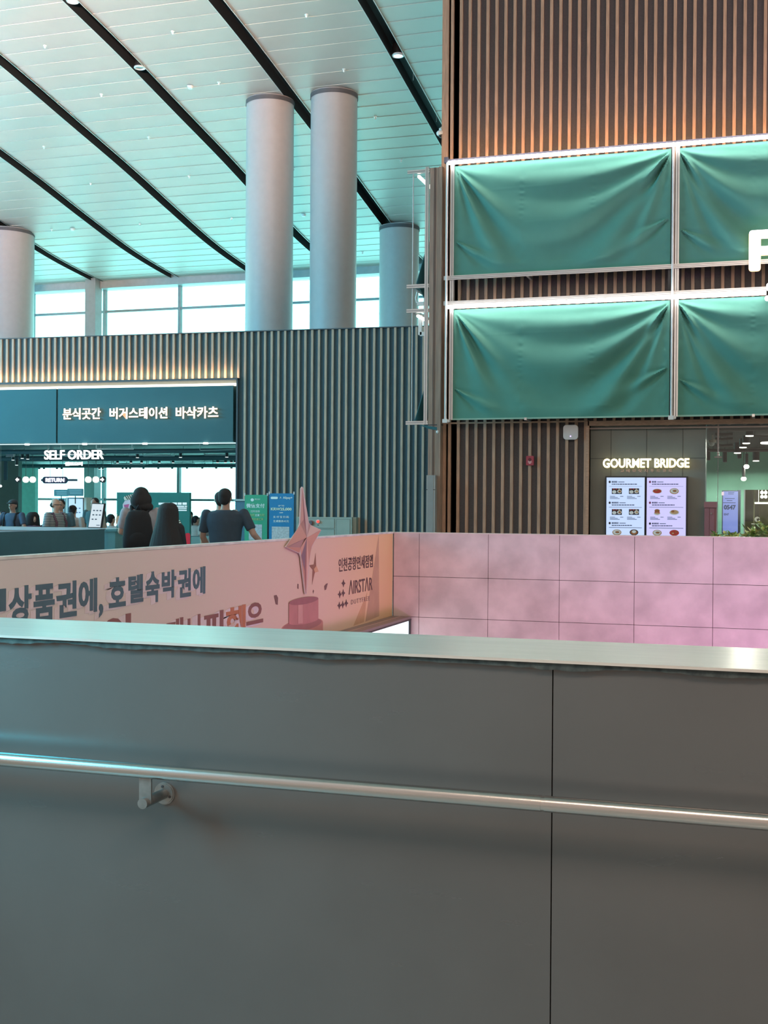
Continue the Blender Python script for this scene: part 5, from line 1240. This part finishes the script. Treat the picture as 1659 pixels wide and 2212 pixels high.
    s1 = MB(); torso(s1, .018)
    for k_ in ('l', 'r'):
        sh, el, wr = [U(*p_) for p_ in arms[k_]]
        if sleeve == 'long': limb(s1, [sh, el, el.lerp(wr, .9)], [.066, .054, .042])
        else: s1.ell(sh, .066*hs, .066*hs, .066*hs, 12, 8); s1.cyl(sh, sh.lerp(el, .78), .066*hs, .064*hs, 12)
    so = s1.build(name_top, m, t, smooth=True, remesh=vox*hs)
    s2 = MB()
    for lg in legs: limb(s2, [lg[0], lg[1], lg[1].lerp(lg[2], .9)], [.102, .075, .062])
    n = 16
    s2.ell(U(0, 0, .93), .172*hs, .125*hs, .11*hs, 16, 10, 0, R_)
    s2.build('trousers', mat('trousers_%02d' % int(bottom[0]*99), bottom, .85), t, smooth=True, remesh=.02*hs)
    # hair
    h = MB()
    if hair != 'none':
        if hair == 'bald':
            for s_ in (-1, 1): h.ell(U(s_*.066, -.03, 1.60), .018*hs, .05*hs, .045*hs, 12, 8, 0, R_)
            h.ell(U(0, -.078, 1.60), .06*hs, .024*hs, .05*hs, 12, 8, 0, R_)
        else:
            h.ell(U(0, -.022, 1.643), .086*hs, .096*hs, .084*hs, 20, 14, 0, R_)
            h.ell(U(0, -.05, 1.600), .078*hs, .060*hs, .085*hs, 18, 12, 0, R_)
            if hair == 'bob':
                h.ell(U(0, -.03, 1.64), .100*hs, .105*hs, .092*hs, 18, 12, 0, R_); h.ell(U(0, -.045, 1.56), .135*hs, .105*hs, .125*hs, 18, 12, 0, R_); h.ell(U(.03, -.06, 1.48), .125*hs, .085*hs, .07*hs, 18, 12, 0, R_)
                for s_ in (-1, 1): h.ell(U(s_*.085, -.005, 1.54), .042*hs, .06*hs, .115*hs, 14, 10, 0, R_)
            if hair == 'long':
                secs = [(1.735, .055, .06, -.02), (1.71, .105, .09, -.025), (1.66, .138, .115, -.03), (1.58, .150, .12, -.035), (1.50, .158, .12, -.045), (1.40, .185, .11, -.06), (1.30, .215, .105, -.07), (1.20, .245, .11, -.07), (1.08, .275, .11, -.07), (.98, .29, .10, -.07), (.92, .25, .06, -.07)]
                vs = []; fs = []; n = 20
                for z, a_, b_, yo in secs:
                    for i in range(n): th = 2*PI*i/n; vs.append(U(a_*math.cos(th), yo+b_*math.sin(th), z))
                for j in range(len(secs)-1):
                    for i in range(n): fs.append((j*n+i, j*n+(i+1) % n, (j+1)*n+(i+1) % n, (j+1)*n+i))
                fs += [tuple(range(n-1, -1, -1)), tuple(range((len(secs)-1)*n, len(secs)*n))]
                h.add(vs, fs)
                for s_ in (-1, 1): h.ell(U(s_*.08, 0, 1.53), .03*hs, .05*hs, .13*hs, 14, 10, 0, R_)
            if hair == 'bun': h.ell(U(0, -.115, 1.68), .036*hs, .036*hs, .036*hs, 12, 8)
            if hair == 'pony': h.ell(U(0, -.13, 1.56), .03*hs, .03*hs, .11*hs, 12, 8)
        h.build('hair', M_HAIR, t, smooth=True, remesh=.010*hs)
    e = MB()
    for s_ in (-1, 1): e.ell(U(s_*.030, .082, 1.605), .012*hs, .008*hs, .006*hs, 10, 6, 0, R_)
    e.build('eyes', mat('eye_dark', (.05, .04, .04), .3), t)
    return t, U, P, hs, R_

# woman with backpack
t, U, P, hs, R_ = person(305, 1053.5, 13.9, 28, (.34, .34, .38), (.02, .02, .03), 'bob', 'woman with shoulder length hair, pale tee and a large black backpack', wide=1.02, fingers=True,
    arms={'l': ((-.19, 0, 1.41), (-.25, .10, 1.17), (-.16, .30, 1.12)), 'r': ((.20, 0, 1.41), (.24, -.01, 1.12), (.235, .03, .86))})
k = MB(); vs = []; fs = []; n = 24
secs = [(1.44, .06, .04, -.15), (1.42, .12, .07, -.17), (1.34, .155, .095, -.19), (1.22, .175, .11, -.205), (1.08, .19, .125, -.215), (.98, .185, .12, -.21), (.94, .14, .09, -.20)]
for z, a_, b_, yo in secs:
    for i in range(n):
        th = 2*PI*i/n; cx_, sx_ = math.cos(th), math.sin(th); e_ = .7
        vs.append(U(-.03+a_*math.copysign(abs(cx_)**e_, cx_), yo+b_*math.copysign(abs(sx_)**e_, sx_), z))
for j in range(len(secs)-1):
    for i in range(n): fs.append((j*n+i, j*n+(i+1) % n, (j+1)*n+(i+1) % n, (j+1)*n+i))
fs += [tuple(range(n-1, -1, -1)), tuple(range((len(secs)-1)*n, len(secs)*n))]; k.add(vs, fs)
k.build('bag_body', mat('backpack_black', (.012, .014, .018), .95), t, smooth=True)
k = MB(); k.ell(U(-.03, -.30, 1.08), .13*hs, .05*hs, .10*hs, 16, 10, 0, R_); k.build('bag_pocket', MATS['backpack_black'], t, smooth=True)
k = MB()
for s_ in (-1, 1): k.tube([U(s_*.09-.02, -.15, 1.40), U(s_*.12, -.03, 1.485), U(s_*.13, .10, 1.40), U(s_*.12, .13, 1.25), U(s_*.15, -.05, 1.08)], .020, 8)
k.tube([U(-.06, -.17, 1.44), U(-.03, -.19, 1.50), U(.0, -.17, 1.44)], .010, 6)
k.build('bag_strap', MATS['backpack_black'], t, smooth=True)
# woman with long hair
person(366, 1088.5, 12.9, -4, (.015, .016, .022), (.02, .02, .03), 'long', 'woman in black seen from behind with very long black hair', wide=.86,
    arms={'l': ((-.155, 0, 1.40), (-.19, .04, 1.14), (-.10, .20, 1.05)), 'r': ((.155, 0, 1.40), (.19, .04, 1.14), (.10, .20, 1.05))}, sleeve='long')
# man in dark tee
person(487, 1055.5, 14.0, 8, (.030, .050, .075), (.03, .035, .05), 'short', 'broad man in a dark blue tee seen from behind', wide=1.32, fingers=True,
    arms={'l': ((-.24, 0, 1.40), (-.31, .06, 1.12), (-.25, .22, .92)), 'r': ((.24, 0, 1.41), (.37, -.02, 1.16), (.50, .16, .96))})
person(476, 1062, 15.6, 30, (.30, .33, .34), (.03, .03, .04), 'short', 'man mostly hidden behind the broad man in dark blue tee', wide=1.0)
# man with cap facing the camera
t, U, P, hs, R_ = person(28, 1079.5, 19.6, 176, (.05, .08, .13), (.04, .05, .07), 'short', 'man in dark cap and dark polo with backpack straps facing the camera', wide=1.18, fingers=True,
    arms={'l': ((-.22, 0, 1.41), (-.32, .05, 1.17), (-.25, .28, 1.10)), 'r': ((.22, 0, 1.41), (.33, .05, 1.17), (.24, .28, 1.10))})
k = MB(); k.ell(U(0, -.01, 1.665), .092*hs, .108*hs, .066*hs, 18, 12, 0, R_); k.ell(U(0, .105, 1.650), .070*hs, .060*hs, .012*hs, 16, 8, 0, R_); k.build('cap', mat('cap_dark', (.03, .035, .045), .7), t, smooth=True, remesh=.01)
k = MB()
for s_ in (-1, 1): k.tube([U(s_*.12, -.08, 1.45), U(s_*.13, .06, 1.44), U(s_*.13, .135, 1.28), U(s_*.15, .10, 1.05)], .022, 8)
k.build('bag_strap', MATS['backpack_black'], t, smooth=True)
person(4, 1104, 19.9, 150, (.35, .20, .17), (.05, .05, .07), 'short', 'child at the left picture edge beside the man in the cap', wide=.9)
person(72, 1107.5, 20.5, 235, (.10, .06, .12), (.05, .05, .07), 'long', 'seated woman with dark hair between the capped man and the bald man', ht=1.62, sit=True)
# bald man in striped shirt
t, U, P, hs, R_ = person(120, 1077, 18.4, 205+60, (.42, .43, .42), (.06, .06, .08), 'bald', 'bald man in a striped shirt looking right, with glasses', wide=1.12, stripes=True, fingers=False)
k = MB(); k.tube([U(-.075, .0, 1.61), U(-.05, .095, 1.608), U(-.005, .102, 1.608), U(.05, .095, 1.608), U(.075, .0, 1.61)], .005, 6); k.build('glasses', M_BLACK, t)
k = MB()
for s_ in (-1, 1): k.tube([U(s_*.13, -.10, 1.43), U(s_*.135, .05, 1.45), U(s_*.14, .145, 1.28), U(s_*.15, .11, 1.02)], .022, 8)
k.build('bag_strap', mat('strap_maroon', (.10, .05, .08), .7), t, smooth=True)
person(131, 1079, 19.6, 200, (.06, .12, .15), (.05, .05, .07), 'short', 'man half hidden behind the bald man in stripes')
# woman with bun
t, U, P, hs, R_ = person(158, 1091.5, 20.2, 5, (.42, .36, .33), (.10, .08, .07), 'bun', 'woman with her hair up in front of the beige kiosk, dark bag across her back', wide=.98)
k = MB(); k.tube([U(-.15, -.06, 1.44), U(0, -.15, 1.34), U(.13, -.13, 1.18)], .03, 8); k.ell(U(-.13, -.14, 1.36), .07*hs, .04*hs, .07*hs, 12, 8, 0, R_); k.build('cross_bag', mat('bag_navy', (.03, .05, .08), .7), t, smooth=True)
person(204, 1075.5, 21.5, 180, (.05, .10, .11), (.04, .04, .05), 'short', 'person whose dark head shows above the tilted menu tablet')
person(241, 1110.5, 22.0, -20, (.50, .46, .46), (.05, .05, .06), 'short', 'dark haired person seated between the tablet and the green poster', ht=1.6, sit=True)
# people near the windows
person(412, 1104.5, 27.5, 200, (.55, .50, .45), (.30, .25, .20), 'pony', 'bending woman in white and beige near the windows', ht=1.62, lean=.28, sit=True)
person(424, 1114, 27.0, -30, (.45, .36, .30), (.25, .22, .2), 'pony', 'seated person in beige seen from behind near the windows', ht=1.55, sit=True)
person(430, 1118, 31.5, 180, (.10, .25, .20), (.05, .05, .06), 'short', 'dark haired head far back by the windows', ht=1.5, sit=True)
person(446, 1110.5, 28.0, 140, (.55, .56, .58), (.06, .06, .08), 'short', 'seated man in a white top leaning near the windows', ht=1.6, sit=True, lean=.15)
